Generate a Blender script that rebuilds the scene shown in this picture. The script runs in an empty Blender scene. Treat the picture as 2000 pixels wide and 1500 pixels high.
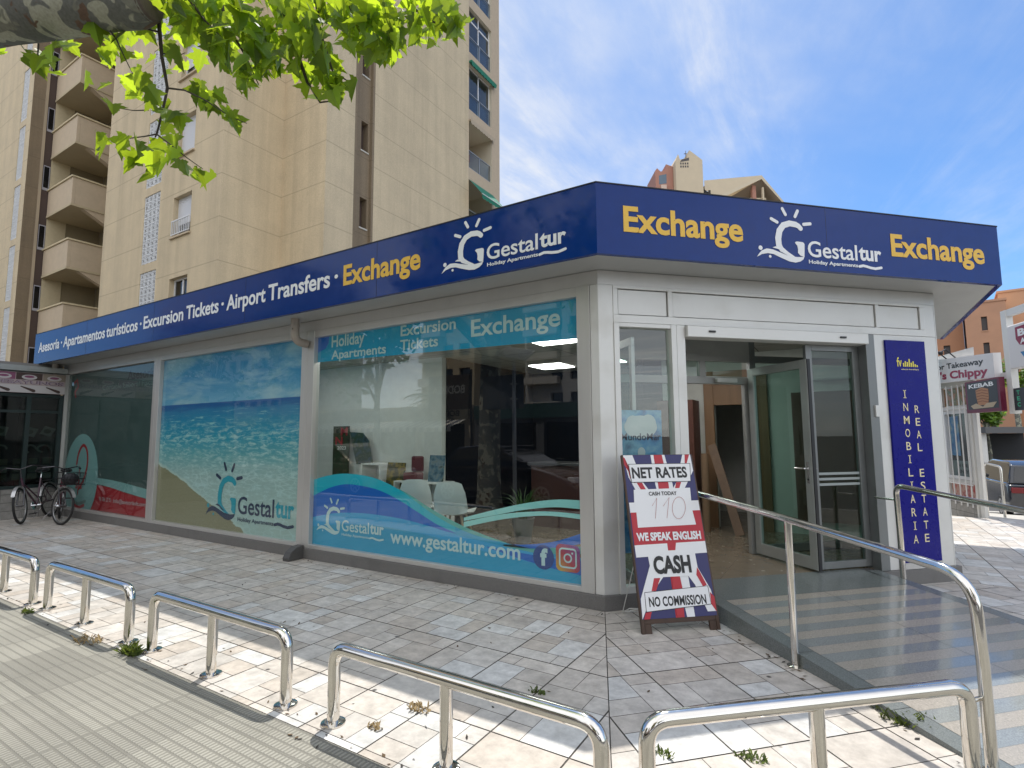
import bpy, bmesh, math, random
from mathutils import Matrix, Vector
R = math.radians
random.seed(7)
SC = bpy.context.scene
COL = SC.collection

# ------------------------------------------------------------------ camera
F_PX, PITCH, ROLL, YAW = 1038.78, 0.0979, -0.00627, -0.55105
CAM = Vector((1.872, -4.598, 1.55))
fw = Vector((math.sin(YAW)*math.cos(PITCH), math.cos(YAW)*math.cos(PITCH), math.sin(PITCH)))
rt0 = Vector((math.cos(YAW), -math.sin(YAW), 0)); up0 = rt0.cross(fw)
rt = rt0*math.cos(ROLL) + up0*math.sin(ROLL); up = -rt0*math.sin(ROLL) + up0*math.cos(ROLL)
cd = bpy.data.cameras.new('camera'); cam = bpy.data.objects.new('camera', cd); COL.objects.link(cam)
cd.sensor_width = 36; cd.sensor_fit = 'HORIZONTAL'; cd.lens = 36*F_PX/2000; cd.clip_end = 3000; cd.clip_start = .05
cam.matrix_world = Matrix(((rt.x, up.x, -fw.x, CAM.x), (rt.y, up.y, -fw.y, CAM.y), (rt.z, up.z, -fw.z, CAM.z), (0, 0, 0, 1)))
SC.camera = cam

def at(px, py, depth):
    "world point seen at a pixel of the 2000x1500 photograph, at a distance along the view axis (used only to measure)"
    return CAM + (rt*((px-1000)/F_PX) - up*((py-750)/F_PX) + fw)*depth

# ------------------------------------------------------------------ light
SUN = Vector((-.53, 1.606, 3.744)).normalized()
SUN_EL = math.asin(SUN.z); SUN_ROT = math.atan2(SUN.x, SUN.y)
sd = bpy.data.lights.new('sun', 'SUN'); sd.energy = 2.35; sd.angle = R(.55); sd.color = (1, .95, .87)
so = bpy.data.objects.new('sun', sd); COL.objects.link(so)
so.rotation_euler = (-SUN).to_track_quat('-Z', 'Y').to_euler()
W = bpy.data.worlds.new('World'); SC.world = W; W.use_nodes = True
SC.view_settings.view_transform = 'Standard'; SC.view_settings.look = 'None'
SC.view_settings.exposure = 1.1; SC.view_settings.gamma = 1
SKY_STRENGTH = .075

def sky():
    nt = W.node_tree; N = nt.nodes; L = nt.links; N.clear()
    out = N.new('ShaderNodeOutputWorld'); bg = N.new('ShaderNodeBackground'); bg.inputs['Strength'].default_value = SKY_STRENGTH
    s = N.new('ShaderNodeTexSky'); s.sky_type = 'NISHITA'; s.sun_disc = False; s.sun_elevation = SUN_EL; s.sun_rotation = SUN_ROT
    s.air_density = 1.0; s.dust_density = .6; s.ozone_density = 3.0
    tc = N.new('ShaderNodeTexCoord'); sep = N.new('ShaderNodeSeparateXYZ'); L.new(tc.outputs['Generated'], sep.inputs[0])
    zz = N.new('ShaderNodeMath'); zz.operation = 'MAXIMUM'; zz.inputs[1].default_value = .06; L.new(sep.outputs[2], zz.inputs[0])
    dv = N.new('ShaderNodeVectorMath'); dv.operation = 'DIVIDE'; cz = N.new('ShaderNodeCombineXYZ')
    for i in range(3): L.new(zz.outputs[0], cz.inputs[i])
    L.new(tc.outputs['Generated'], dv.inputs[0]); L.new(cz.outputs[0], dv.inputs[1])
    def noise(scale, detail, rough, rot, stretch, loc=(0, 0, 0), dist=0.):
        mp = N.new('ShaderNodeMapping'); mp.inputs['Rotation'].default_value = (0, 0, rot); mp.inputs['Scale'].default_value = stretch; mp.inputs['Location'].default_value = loc
        L.new(dv.outputs[0], mp.inputs[0]); n = N.new('ShaderNodeTexNoise'); n.inputs['Scale'].default_value = scale
        n.inputs['Detail'].default_value = detail; n.inputs['Roughness'].default_value = rough; n.inputs['Distortion'].default_value = dist; L.new(mp.outputs[0], n.inputs['Vector']); return n.outputs[0]
    def ramp(v, a, b, lo=0., hi=1.):
        r = N.new('ShaderNodeMapRange'); r.interpolation_type = 'SMOOTHSTEP'; r.inputs[1].default_value = a; r.inputs[2].default_value = b; r.inputs[3].default_value = lo; r.inputs[4].default_value = hi; L.new(v, r.inputs[0]); return r.outputs[0]
    def mth(op, a, b):
        m = N.new('ShaderNodeMath'); m.operation = op
        for i, v in enumerate((a, b)):
            if isinstance(v, (int, float)): m.inputs[i].default_value = v
            else: L.new(v, m.inputs[i])
        return m.outputs[0]
    big = ramp(noise(.75, 5, .55, .6, (1, .55, 1), (1.3, 2.2, 0), .4), .36, .66)
    wisp = ramp(noise(2.2, 8, .68, 1.05, (1, .22, 1), (4, 1, 0), .5), .42, .74)
    fine = ramp(noise(7, 7, .62, 1.0, (1, .45, 1), (0, 3, 0), .2), .3, .75)
    # more veil towards the west (behind the tower), clearing to the east
    dt = N.new('ShaderNodeVectorMath'); dt.operation = 'DOT_PRODUCT'; dt.inputs[1].default_value = (-.52, .85, .35); L.new(tc.outputs['Generated'], dt.inputs[0])
    west = ramp(dt.outputs['Value'], .84, 1.0)
    m = mth('MULTIPLY', mth('ADD', mth('MULTIPLY', big, .8), mth('MULTIPLY', wisp, .65)), mth('ADD', mth('MULTIPLY', fine, .55), .5))
    m = mth('MULTIPLY', m, mth('ADD', mth('MULTIPLY', west, .55), .3))
    m = mth('ADD', m, mth('MULTIPLY', west, .12))
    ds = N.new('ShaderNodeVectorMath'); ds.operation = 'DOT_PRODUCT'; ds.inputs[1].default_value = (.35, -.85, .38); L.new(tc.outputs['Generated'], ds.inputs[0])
    south = ramp(ds.outputs['Value'], -.1, .55)          # added bright veil behind the camera to lift the shaded fronts
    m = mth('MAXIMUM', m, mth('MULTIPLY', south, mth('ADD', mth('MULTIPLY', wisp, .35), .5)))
    cl = N.new('ShaderNodeClamp'); L.new(m, cl.inputs[0]); cl.inputs[2].default_value = .93
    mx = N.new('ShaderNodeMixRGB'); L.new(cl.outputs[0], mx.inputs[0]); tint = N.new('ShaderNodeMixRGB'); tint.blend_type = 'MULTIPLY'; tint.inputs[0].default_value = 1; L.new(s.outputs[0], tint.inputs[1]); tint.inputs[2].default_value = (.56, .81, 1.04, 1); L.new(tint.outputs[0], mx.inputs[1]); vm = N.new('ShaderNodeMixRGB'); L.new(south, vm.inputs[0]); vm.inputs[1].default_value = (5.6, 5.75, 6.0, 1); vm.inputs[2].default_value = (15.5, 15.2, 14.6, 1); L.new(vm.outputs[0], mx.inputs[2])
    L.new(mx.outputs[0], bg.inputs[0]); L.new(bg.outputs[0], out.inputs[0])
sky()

# ------------------------------------------------------------------ materials
MATS = {}
def mat(name, col, rough=.6, metal=0., var=0., vscale=8., bump=0., bscale=60., coat=0., spec=.5, emit=None, estr=0., stretch=None, stain=None):
    if name in MATS: return MATS[name]
    m = bpy.data.materials.new(name); m.use_nodes = True; nt = m.node_tree; N = nt.nodes; L = nt.links
    p = N['Principled BSDF']; p.inputs['Roughness'].default_value = rough; p.inputs['Metallic'].default_value = metal
    p.inputs['Coat Weight'].default_value = coat; p.inputs['Coat Roughness'].default_value = .04; p.inputs['Specular IOR Level'].default_value = spec
    c = (*col, 1); p.inputs['Base Color'].default_value = c
    def coords():
        t = N.new('ShaderNodeTexCoord')
        if stretch is None: return t.outputs['Object']
        mp = N.new('ShaderNodeMapping'); mp.inputs['Scale'].default_value = stretch; L.new(t.outputs['Object'], mp.inputs[0]); return mp.outputs[0]
    if var or stain:
        v = coords()
        n = N.new('ShaderNodeTexNoise'); n.inputs['Scale'].default_value = vscale; n.inputs['Detail'].default_value = 6; n.inputs['Roughness'].default_value = .65; L.new(v, n.inputs['Vector'])
        r = N.new('ShaderNodeMapRange'); r.inputs[1].default_value = .3; r.inputs[2].default_value = .7; r.inputs[3].default_value = 1-var; r.inputs[4].default_value = 1+var; L.new(n.outputs[0], r.inputs[0])
        x = N.new('ShaderNodeVectorMath'); x.operation = 'SCALE'; x.inputs[0].default_value = col; L.new(r.outputs[0], x.inputs['Scale'])
        res = x.outputs[0]
        if stain:
            sc, amt, th, colr = stain
            n2 = N.new('ShaderNodeTexNoise'); n2.inputs['Scale'].default_value = sc; n2.inputs['Detail'].default_value = 5; L.new(v, n2.inputs['Vector'])
            r2 = N.new('ShaderNodeMapRange'); r2.inputs[1].default_value = th; r2.inputs[2].default_value = th+.15; r2.inputs[4].default_value = amt; L.new(n2.outputs[0], r2.inputs[0])
            mx = N.new('ShaderNodeMixRGB'); L.new(r2.outputs[0], mx.inputs[0]); L.new(res, mx.inputs[1]); mx.inputs[2].default_value = (*colr, 1); res = mx.outputs[0]
        L.new(res, p.inputs['Base Color'])
        rr = N.new('ShaderNodeMapRange'); rr.inputs[1].default_value = .3; rr.inputs[2].default_value = .7; rr.inputs[3].default_value = max(0, rough-.08); rr.inputs[4].default_value = min(1, rough+.08); L.new(n.outputs[0], rr.inputs[0]); L.new(rr.outputs[0], p.inputs['Roughness'])
    if bump:
        v = coords(); n = N.new('ShaderNodeTexNoise'); n.inputs['Scale'].default_value = bscale; n.inputs['Detail'].default_value = 4; L.new(v, n.inputs['Vector'])
        b = N.new('ShaderNodeBump'); b.inputs['Strength'].default_value = bump; b.inputs['Distance'].default_value = .01; L.new(n.outputs[0], b.inputs['Height']); L.new(b.outputs[0], p.inputs['Normal'])
    if emit:
        p.inputs['Emission Color'].default_value = (*emit, 1); p.inputs['Emission Strength'].default_value = estr
    MATS[name] = m; return m

def glass(name, tint, ior=1.6):
    if name in MATS: return MATS[name]
    m = bpy.data.materials.new(name); m.use_nodes = True; nt = m.node_tree; N = nt.nodes; L = nt.links; N.clear()
    o = N.new('ShaderNodeOutputMaterial'); t = N.new('ShaderNodeBsdfTransparent'); t.inputs[0].default_value = (*tint, 1)
    g = N.new('ShaderNodeBsdfGlossy'); g.inputs['Roughness'].default_value = .0; f = N.new('ShaderNodeFresnel'); gm = N.new('ShaderNodeNewGeometry'); im = N.new('ShaderNodeMapRange'); im.inputs[3].default_value = ior; im.inputs[4].default_value = 1/ior
    L.new(gm.outputs['Backfacing'], im.inputs[0]); L.new(im.outputs[0], f.inputs[0])        # a pane reflects the same from both sides
    # slight waviness of float glass
    tc = N.new('ShaderNodeTexCoord'); n = N.new('ShaderNodeTexNoise'); n.inputs['Scale'].default_value = 1.1; n.inputs['Detail'].default_value = 1; L.new(tc.outputs['Object'], n.inputs['Vector'])
    b = N.new('ShaderNodeBump'); b.inputs['Strength'].default_value = .06; b.inputs['Distance'].default_value = .02; L.new(n.outputs[0], b.inputs['Height']); L.new(b.outputs[0], g.inputs['Normal'])
    x = N.new('ShaderNodeMixShader'); L.new(f.outputs[0], x.inputs[0]); L.new(t.outputs[0], x.inputs[1]); L.new(g.outputs[0], x.inputs[2]); L.new(x.outputs[0], o.inputs[0])
    MATS[name] = m; return m

def leafmat(name, col, tr, mix=.5):
    m = bpy.data.materials.new(name); m.use_nodes = True; nt = m.node_tree; N = nt.nodes; L = nt.links
    p = N['Principled BSDF']; p.inputs['Roughness'].default_value = .45; o = N['Material Output']
    geo = N.new('ShaderNodeNewGeometry'); rp = N.new('ShaderNodeMapRange'); rp.inputs[3].default_value = .5; rp.inputs[4].default_value = 1.4; L.new(geo.outputs['Random Per Island'], rp.inputs[0])
    def sc(c):
        x = N.new('ShaderNodeVectorMath'); x.operation = 'SCALE'; x.inputs[0].default_value = c; L.new(rp.outputs[0], x.inputs['Scale']); return x.outputs[0]
    L.new(sc(col), p.inputs['Base Color']); t = N.new('ShaderNodeBsdfTranslucent'); L.new(sc(tr), t.inputs[0])
    x = N.new('ShaderNodeMixShader'); x.inputs[0].default_value = mix; L.new(p.outputs[0], x.inputs[1]); L.new(t.outputs[0], x.inputs[2]); L.new(x.outputs[0], o.inputs[0])
    MATS[name] = m; return m

# ------------------------------------------------------------------ mesh builder
def root_loc(o):
    while o.parent: o = o.parent
    return o.location.copy()
class MB:
    def __init__(s, M=None): s.v = []; s.f = []; s.mi = []; s.M = M; s.uv = {}
    def add(s, vs, fs, mi=0, M=None):
        b = len(s.v); M = M or s.M
        for v in vs:
            v = Vector(v); s.v.append(M @ v if M else v)
        for f in fs: s.f.append([b+i for i in f]); s.mi.append(mi)
    def box(s, x0, x1, y0, y1, z0, z1, mi=0, M=None):
        s.add([(x0, y0, z0), (x1, y0, z0), (x1, y1, z0), (x0, y1, z0), (x0, y0, z1), (x1, y0, z1), (x1, y1, z1), (x0, y1, z1)],
              [(0, 3, 2, 1), (4, 5, 6, 7), (0, 1, 5, 4), (1, 2, 6, 5), (2, 3, 7, 6), (3, 0, 4, 7)], mi, M)
    def quad(s, a, b, c, d, mi=0, M=None): s.add([a, b, c, d], [(0, 1, 2, 3)], mi, M)
    def prism(s, pts, z0, z1, mi=0, M=None):
        n = len(pts); s.add([(p[0], p[1], z0) for p in pts]+[(p[0], p[1], z1) for p in pts],
              [tuple(range(n))[::-1], tuple(range(n, 2*n))]+[(i, (i+1) % n, n+(i+1) % n, n+i) for i in range(n)], mi, M)
    def poly(s, pts, y, mi=0, th=0., M=None):
        "flat shape in the facade's x-z plane at depth y, optional thickness towards -y"
        n = len(pts)
        if sum(pts[i][0]*pts[(i+1) % n][1]-pts[(i+1) % n][0]*pts[i][1] for i in range(n)) < 0: pts = pts[::-1]
        if not th: s.add([(p[0], y, p[1]) for p in pts], [tuple(range(n))], mi, M)
        else: s.add([(p[0], y-th, p[1]) for p in pts]+[(p[0], y, p[1]) for p in pts],
                    [tuple(range(n)), tuple(range(n, 2*n))[::-1]]+[(i, n+i, n+(i+1) % n, (i+1) % n) for i in range(n)], mi, M)
    def stroke(s, pts, w, y, mi=0, th=0., M=None, cap=True):
        "brush stroke in the x-z plane; w a width or a list of widths"
        n = len(pts); ws = w if isinstance(w, (list, tuple)) else [w]*n; L_, R_ = [], []
        for i in range(n):
            a = Vector(pts[max(0, i-1)]); b = Vector(pts[min(n-1, i+1)]); d = (b-a).normalized(); nr = Vector((-d.y, d.x)); p = Vector(pts[i])
            L_.append(p+nr*ws[i]/2); R_.append(p-nr*ws[i]/2)
        for i in range(n-1): s.poly([tuple(L_[i]), tuple(R_[i]), tuple(R_[i+1]), tuple(L_[i+1])], y, mi, th, M)
        if cap:
            for i in (0, n-1):
                if ws[i] > .004: s.disc(pts[i][0], pts[i][1], ws[i]/2, y-.0002, mi, 12, th, M)
    def disc(s, x, z, r, y, mi=0, n=20, th=0., M=None, rz=None):
        s.poly([(x+r*math.cos(2*math.pi*i/n), z+(rz or r)*math.sin(2*math.pi*i/n)) for i in range(n)], y, mi, th, M)
    def tube(s, pts, r, mi=0, n=12, caps=True, M=None, closed=False):
        pts = [Vector(p) for p in pts]; k = len(pts); rs = r if isinstance(r, (list, tuple)) else [r]*k; vs = []; prev = None
        for i in range(k):
            a = pts[(i-1) % k if closed else max(0, i-1)]; b = pts[(i+1) % k if closed else min(k-1, i+1)]; d = (b-a).normalized()
            if prev is None: q = d.orthogonal().normalized()
            else:
                q = prev - d*prev.dot(d)
                q = q.normalized() if q.length > 1e-6 else d.orthogonal().normalized()
            prev = q; w = d.cross(q)
            for j in range(n):
                t = 2*math.pi*j/n; vs.append(pts[i]+(q*math.cos(t)+w*math.sin(t))*rs[i])
        fs = []
        for i in range(k if closed else k-1):
            i2 = (i+1) % k
            for j in range(n): fs.append((i*n+j, i*n+(j+1) % n, i2*n+(j+1) % n, i2*n+j))
        if caps and not closed: fs += [tuple(range(n))[::-1], tuple((k-1)*n+j for j in range(n))]
        s.add(vs, fs, mi, M)
    def lathe(s, prof, c=(0, 0, 0), mi=0, n=20, M=None):
        vs = []; k = len(prof)
        for (r, z) in prof:
            for j in range(n): t = 2*math.pi*j/n; vs.append((c[0]+r*math.cos(t), c[1]+r*math.sin(t), c[2]+z))
        fs = [(i*n+j, i*n+(j+1) % n, (i+1)*n+(j+1) % n, (i+1)*n+j) for i in range(k-1) for j in range(n)]
        fs += [tuple(range(n))[::-1], tuple((k-1)*n+j for j in range(n))]
        s.add(vs, fs, mi, M)
    def text(s, body, x0, x1, z, cap, y, mi=0, bold=0., th=0., M=None, xspan=None):
        "lettering on the x-z plane: left/right edge, baseline and capital height"
        vs, fs = glyphs(body, bold, th > 0)
        a = min(v[0] for v in vs); b = max(v[0] for v in vs); kx = (x1-x0)/(b-a); kz = cap/(.682+2*bold)
        s.add([(x0+(v[0]-a)*kx, y-(th if v[2] > 0 else 0), z+(v[1]+bold)*kz) for v in vs], fs, mi, M)
    def sphere(s, c, r, mi=0, n=12, k=8, sq=(1, 1, 1), M=None):
        prof = [(math.sin(math.pi*i/k), -math.cos(math.pi*i/k)) for i in range(k+1)]; vs = []
        for (a, z) in prof:
            for j in range(n): t = 2*math.pi*j/n; vs.append((c[0]+r*sq[0]*a*math.cos(t), c[1]+r*sq[1]*a*math.sin(t), c[2]+r*sq[2]*z))
        s.add(vs, [(i*n+j, i*n+(j+1) % n, (i+1)*n+(j+1) % n, (i+1)*n+j) for i in range(k) for j in range(n)], mi, M)
    def build(s, name, mats, parent=None, smooth=False, bevel=0., label=None, kind=None, off=None):
        me = bpy.data.meshes.new(name); o = bpy.data.objects.new(name, me); COL.objects.link(o)
        loc = root_loc(parent) if parent else Vector()
        if off is not None: loc = Vector(off); o.location = loc if not parent else Vector()
        me.from_pydata([tuple(v-loc) for v in s.v], [], s.f)
        mats = mats if isinstance(mats, (list, tuple)) else [mats]
        for m in mats: me.materials.append(m)
        me.polygons.foreach_set('material_index', s.mi)
        if smooth:
            bm = bmesh.new(); bm.from_mesh(me); bmesh.ops.remove_doubles(bm, verts=bm.verts, dist=1e-5); bm.to_mesh(me); bm.free()
            me.polygons.foreach_set('use_smooth', [True]*len(me.polygons)); me.set_sharp_from_angle(angle=R(38))
        me.update()
        if parent: o.parent = parent
        if bevel:
            b = o.modifiers.new('bevel', 'BEVEL'); b.width = bevel; b.segments = 2; b.limit_method = 'ANGLE'; b.angle_limit = R(40)
        if label: o['label'] = label
        if kind: o['kind'] = kind
        return o
GL = {}
def glyphs(body, bold, solid):
    k = (body, bold, solid)
    if k not in GL:
        c = bpy.data.curves.new('t', 'FONT'); c.body = body; c.offset = bold; c.extrude = .5 if solid else 0; c.resolution_u = 4
        o = bpy.data.objects.new('t', c); COL.objects.link(o); me = o.to_mesh()
        GL[k] = ([tuple(v.co) for v in me.vertices], [tuple(p.vertices) for p in me.polygons])
        o.to_mesh_clear(); bpy.data.objects.remove(o); bpy.data.curves.remove(c)
    return GL[k]

def tag(o, label=None, cat=None, group=None, kind=None):
    if label: o['label'] = label
    if cat: o['category'] = cat
    if group: o['group'] = group
    if kind: o['kind'] = kind
    return o
def thing(name, label, cat, loc=(0, 0, 0), group=None, rz=0):
    o = bpy.data.objects.new(name, None); COL.objects.link(o); o.location = loc; o.empty_display_size = .1; o.rotation_euler = (0, 0, rz)
    return tag(o, label, cat, group)
KIDS = {}
def dup(o, parent=None):
    c = o.copy(); COL.objects.link(c); c.parent = parent
    for ch in [x for x in list(COL.objects) if x.parent == o]: dup(ch, c)
    return c
def rotz(a, loc=(0, 0, 0)): return Matrix.Translation(loc) @ Matrix.Rotation(a, 4, 'Z')
def bend(p, q, r, c, n=6):
    "rounded corner at c between points p and q"
    p, q, c = Vector(p), Vector(q), Vector(c); a = c+(p-c).normalized()*r; b = c+(q-c).normalized()*r
    return [a*(1-t)**2+c*2*t*(1-t)+b*t*t for t in [i/n for i in range(n+1)]]
def offpath(path, o):
    "2D path moved sideways (to its outer side) with mitred corners"
    n = len(path); res = []
    for i in range(n):
        ns = []
        for j in (i-1, i):
            if 0 <= j < n-1:
                d = (Vector(path[j+1])-Vector(path[j])).normalized(); ns.append(Vector((d.y, -d.x)))
        p = Vector(path[i])
        if len(ns) == 1: res.append(p+ns[0]*o)
        else:
            m = (ns[0]+ns[1]).normalized(); res.append(p+m*o/m.dot(ns[0]))
    return [tuple(v) for v in res]
def band(mb, path, o0, o1, z0, z1, mi=0):
    a = offpath(path, o0); b = offpath(path, o1); mb.prism(a+b[::-1], z0, z1, mi)
def panel(mb, M, x0, x1, z0, z1, holes, depth, mi=0, rmi=None, bmi=None, y=0.):
    "wall face in plane y with rectangular holes, reveals going in (+y) and a back pane"
    xs = sorted({x0, x1, *[h[0] for h in holes], *[h[1] for h in holes]}); zs = sorted({z0, z1, *[h[2] for h in holes], *[h[3] for h in holes]})
    for i in range(len(xs)-1):
        for j in range(len(zs)-1):
            cx, cz = (xs[i]+xs[i+1])/2, (zs[j]+zs[j+1])/2
            if any(h[0] < cx < h[1] and h[2] < cz < h[3] for h in holes): continue
            mb.quad((xs[i], y, zs[j]), (xs[i+1], y, zs[j]), (xs[i+1], y, zs[j+1]), (xs[i], y, zs[j+1]), mi, M)
    r = mi if rmi is None else rmi
    for (a, b, c, d) in holes:
        e = y+depth
        mb.quad((a, y, c), (a, e, c), (b, e, c), (b, y, c), r, M); mb.quad((a, y, d), (b, y, d), (b, e, d), (a, e, d), r, M)
        mb.quad((a, y, c), (a, y, d), (a, e, d), (a, e, c), r, M); mb.quad((b, y, c), (b, e, c), (b, e, d), (b, y, d), r, M)
        if bmi is not None: mb.quad((a, e, c), (b, e, c), (b, e, d), (a, e, d), bmi, M)
M2 = rotz(R(45))        # local frame of the entrance face: x along it, -y outwards
def w2(s, y, z): return M2 @ Vector((s, y, z))

# common materials
ALU = mat('brushed_aluminium', (.56, .55, .53), .38, .55, var=.05, vscale=3, stretch=(1, 1, .12), bump=.02, bscale=90)
ALUW = mat('pale_aluminium', (.66, .66, .64), .42, .25, var=.04, vscale=2.5, stain=(2.2, .3, .55, (.44, .42, .37)))
ALUD = mat('anodised_grey', (.20, .21, .21), .4, .5, var=.05)
STEEL = mat('polished_steel', (.72, .69, .64), .09, 1., var=.03, vscale=14, bump=.015, bscale=25)
GRANITE = mat('grey_granite', (.155, .15, .145), .55, var=.22, vscale=120, stain=(3, .35, .55, (.09, .085, .08)))
BLUE = mat('gloss_navy_sign', (.003, .032, .19), .10, var=.06, spec=.25, bump=.015, bscale=1.3)
WHITEV = mat('white_vinyl', (.80, .82, .84), .4)
YELLOW = mat('yellow_vinyl', (.78, .48, .055), .4)
BLACK = mat('black_paint', (.012, .012, .014), .45)
RUBBER = mat('black_rubber', (.014, .014, .015), .7)
CHROME = mat('chrome', (.75, .75, .76), .08, 1.)
GLASS = glass('clear_glass', (.90, .98, .95), 1.95)
GLASSD = glass('green_door_glass', (.60, .76, .72), 1.6)
DARKROOM = mat('dark_interior', (.02, .022, .024), .7)

# ================================================================== SETTING
ASPH = mat('asphalt', (.055, .054, .052), .85, var=.25, vscale=40, bump=.3, bscale=200, stain=(1.5, .4, .55, (.085, .082, .078)))
def ground_h(x, y):
    t = min(1, max(0, (y-8.4)/16)); return -.13-1.5*t
def ground():
    mb = MB(); xs = [-700, -120, -60, -30, -14, -8, 0, 2, 3, 5, 8, 12, 20, 60, 120, 700]; ys = [-700, -120, -60, -30, -15, -5, 0, 4, 8.4, 12, 16, 20, 24.4, 30, 60, 140, 700]
    vs = [(x, y, ground_h(x, y)) for y in ys for x in xs]; n = len(xs)
    mb.add(vs, [(j*n+i, j*n+i+1, (j+1)*n+i+1, (j+1)*n+i) for j in range(len(ys)-1) for i in range(n-1)])
    return mb.build('ground', ASPH, kind='structure')
ground()

PATH = [(-12.2, 0), (0, 0), (2.84, 2.84), (2.84, 7.2)]
PATHL = [(-40, 0), (0, 0), (2.84, 2.84), (2.84, 8.4)]

def ribbed_mat():
    m = bpy.data.materials.new('ribbed_paving'); m.use_nodes = True; nt = m.node_tree; N = nt.nodes; L = nt.links; p = N['Principled BSDF']; p.inputs['Roughness'].default_value = .8
    tc = N.new('ShaderNodeTexCoord'); sp = N.new('ShaderNodeSeparateXYZ'); L.new(tc.outputs['Object'], sp.inputs[0])
    def mth(op, a, b=0., c=None):
        q = N.new('ShaderNodeMath'); q.operation = op
        for i, v in enumerate((a, b) if c is None else (a, b, c)):
            if isinstance(v, (int, float)): q.inputs[i].default_value = v
            else: L.new(v, q.inputs[i])
        return q.outputs[0]
    def wave(v, period, duty, soft):
        f = mth('FRACT', mth('DIVIDE', v, period)); d = mth('ABSOLUTE', mth('SUBTRACT', f, .5)); r = N.new('ShaderNodeMapRange'); r.interpolation_type = 'SMOOTHSTEP'
        r.inputs[1].default_value = .5-duty-soft; r.inputs[2].default_value = .5-duty+soft; L.new(d, r.inputs[0]); return r.outputs[0]     # 1 in the groove
    gy = wave(sp.outputs[1], .0575, .10, .05); gx = wave(sp.outputs[0], .026, .2, .1); jx = wave(sp.outputs[0], .4, .008, .006); jy = wave(mth('ADD', sp.outputs[1], .01), .4025, .008, .006)
    g = mth('MAXIMUM', mth('MAXIMUM', gy, mth('MULTIPLY', gx, .85)), mth('MAXIMUM', jx, jy))
    n = N.new('ShaderNodeTexNoise'); n.inputs['Scale'].default_value = 90; n.inputs['Detail'].default_value = 6; n.inputs['Roughness'].default_value = .7; L.new(tc.outputs['Object'], n.inputs['Vector'])
    n2 = N.new('ShaderNodeTexNoise'); n2.inputs['Scale'].default_value = 1.6; n2.inputs['Detail'].default_value = 5; L.new(tc.outputs['Object'], n2.inputs['Vector'])
    wn = N.new('ShaderNodeTexWhiteNoise'); wn.noise_dimensions = '2D'; cv = N.new('ShaderNodeCombineXYZ'); L.new(mth('FLOOR', mth('DIVIDE', sp.outputs[0], .4)), cv.inputs[0]); L.new(mth('FLOOR', mth('DIVIDE', mth('ADD', sp.outputs[1], .01), .4025)), cv.inputs[1]); L.new(cv.outputs[0], wn.inputs['Vector'])
    tone = mth('ADD', mth('ADD', mth('MULTIPLY', n.outputs[0], .55), mth('MULTIPLY', n2.outputs[0], .5)), mth('MULTIPLY', wn.outputs[0], .3))
    x = N.new('ShaderNodeVectorMath'); x.operation = 'SCALE'; x.inputs[0].default_value = (.285, .275, .235); L.new(mth('ADD', mth('MULTIPLY', tone, .95), .33), x.inputs['Scale'])
    mx = N.new('ShaderNodeMixRGB'); L.new(mth('MULTIPLY', g, .6), mx.inputs[0]); L.new(x.outputs[0], mx.inputs[1]); mx.inputs[2].default_value = (.10, .095, .08, 1); L.new(mx.outputs[0], p.inputs['Base Color'])
    b = N.new('ShaderNodeBump'); b.inputs['Strength'].default_value = .8; b.inputs['Distance'].default_value = .006; L.new(mth('SUBTRACT', mth('MULTIPLY', n.outputs[0], .25), g), b.inputs['Height']); L.new(b.outputs[0], p.inputs['Normal'])
    return m
mb = MB(); band(mb, PATHL, 5.3, 2.635, -.2, 0.); mb.build('ribbed_pavement', ribbed_mat(), kind='structure')
mb = MB(); band(mb, PATHL, 5.46, 5.303, -.2, .004); mb.build('kerb', mat('kerb_granite', (.36, .35, .33), .7, var=.15, vscale=60), kind='structure')

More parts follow.
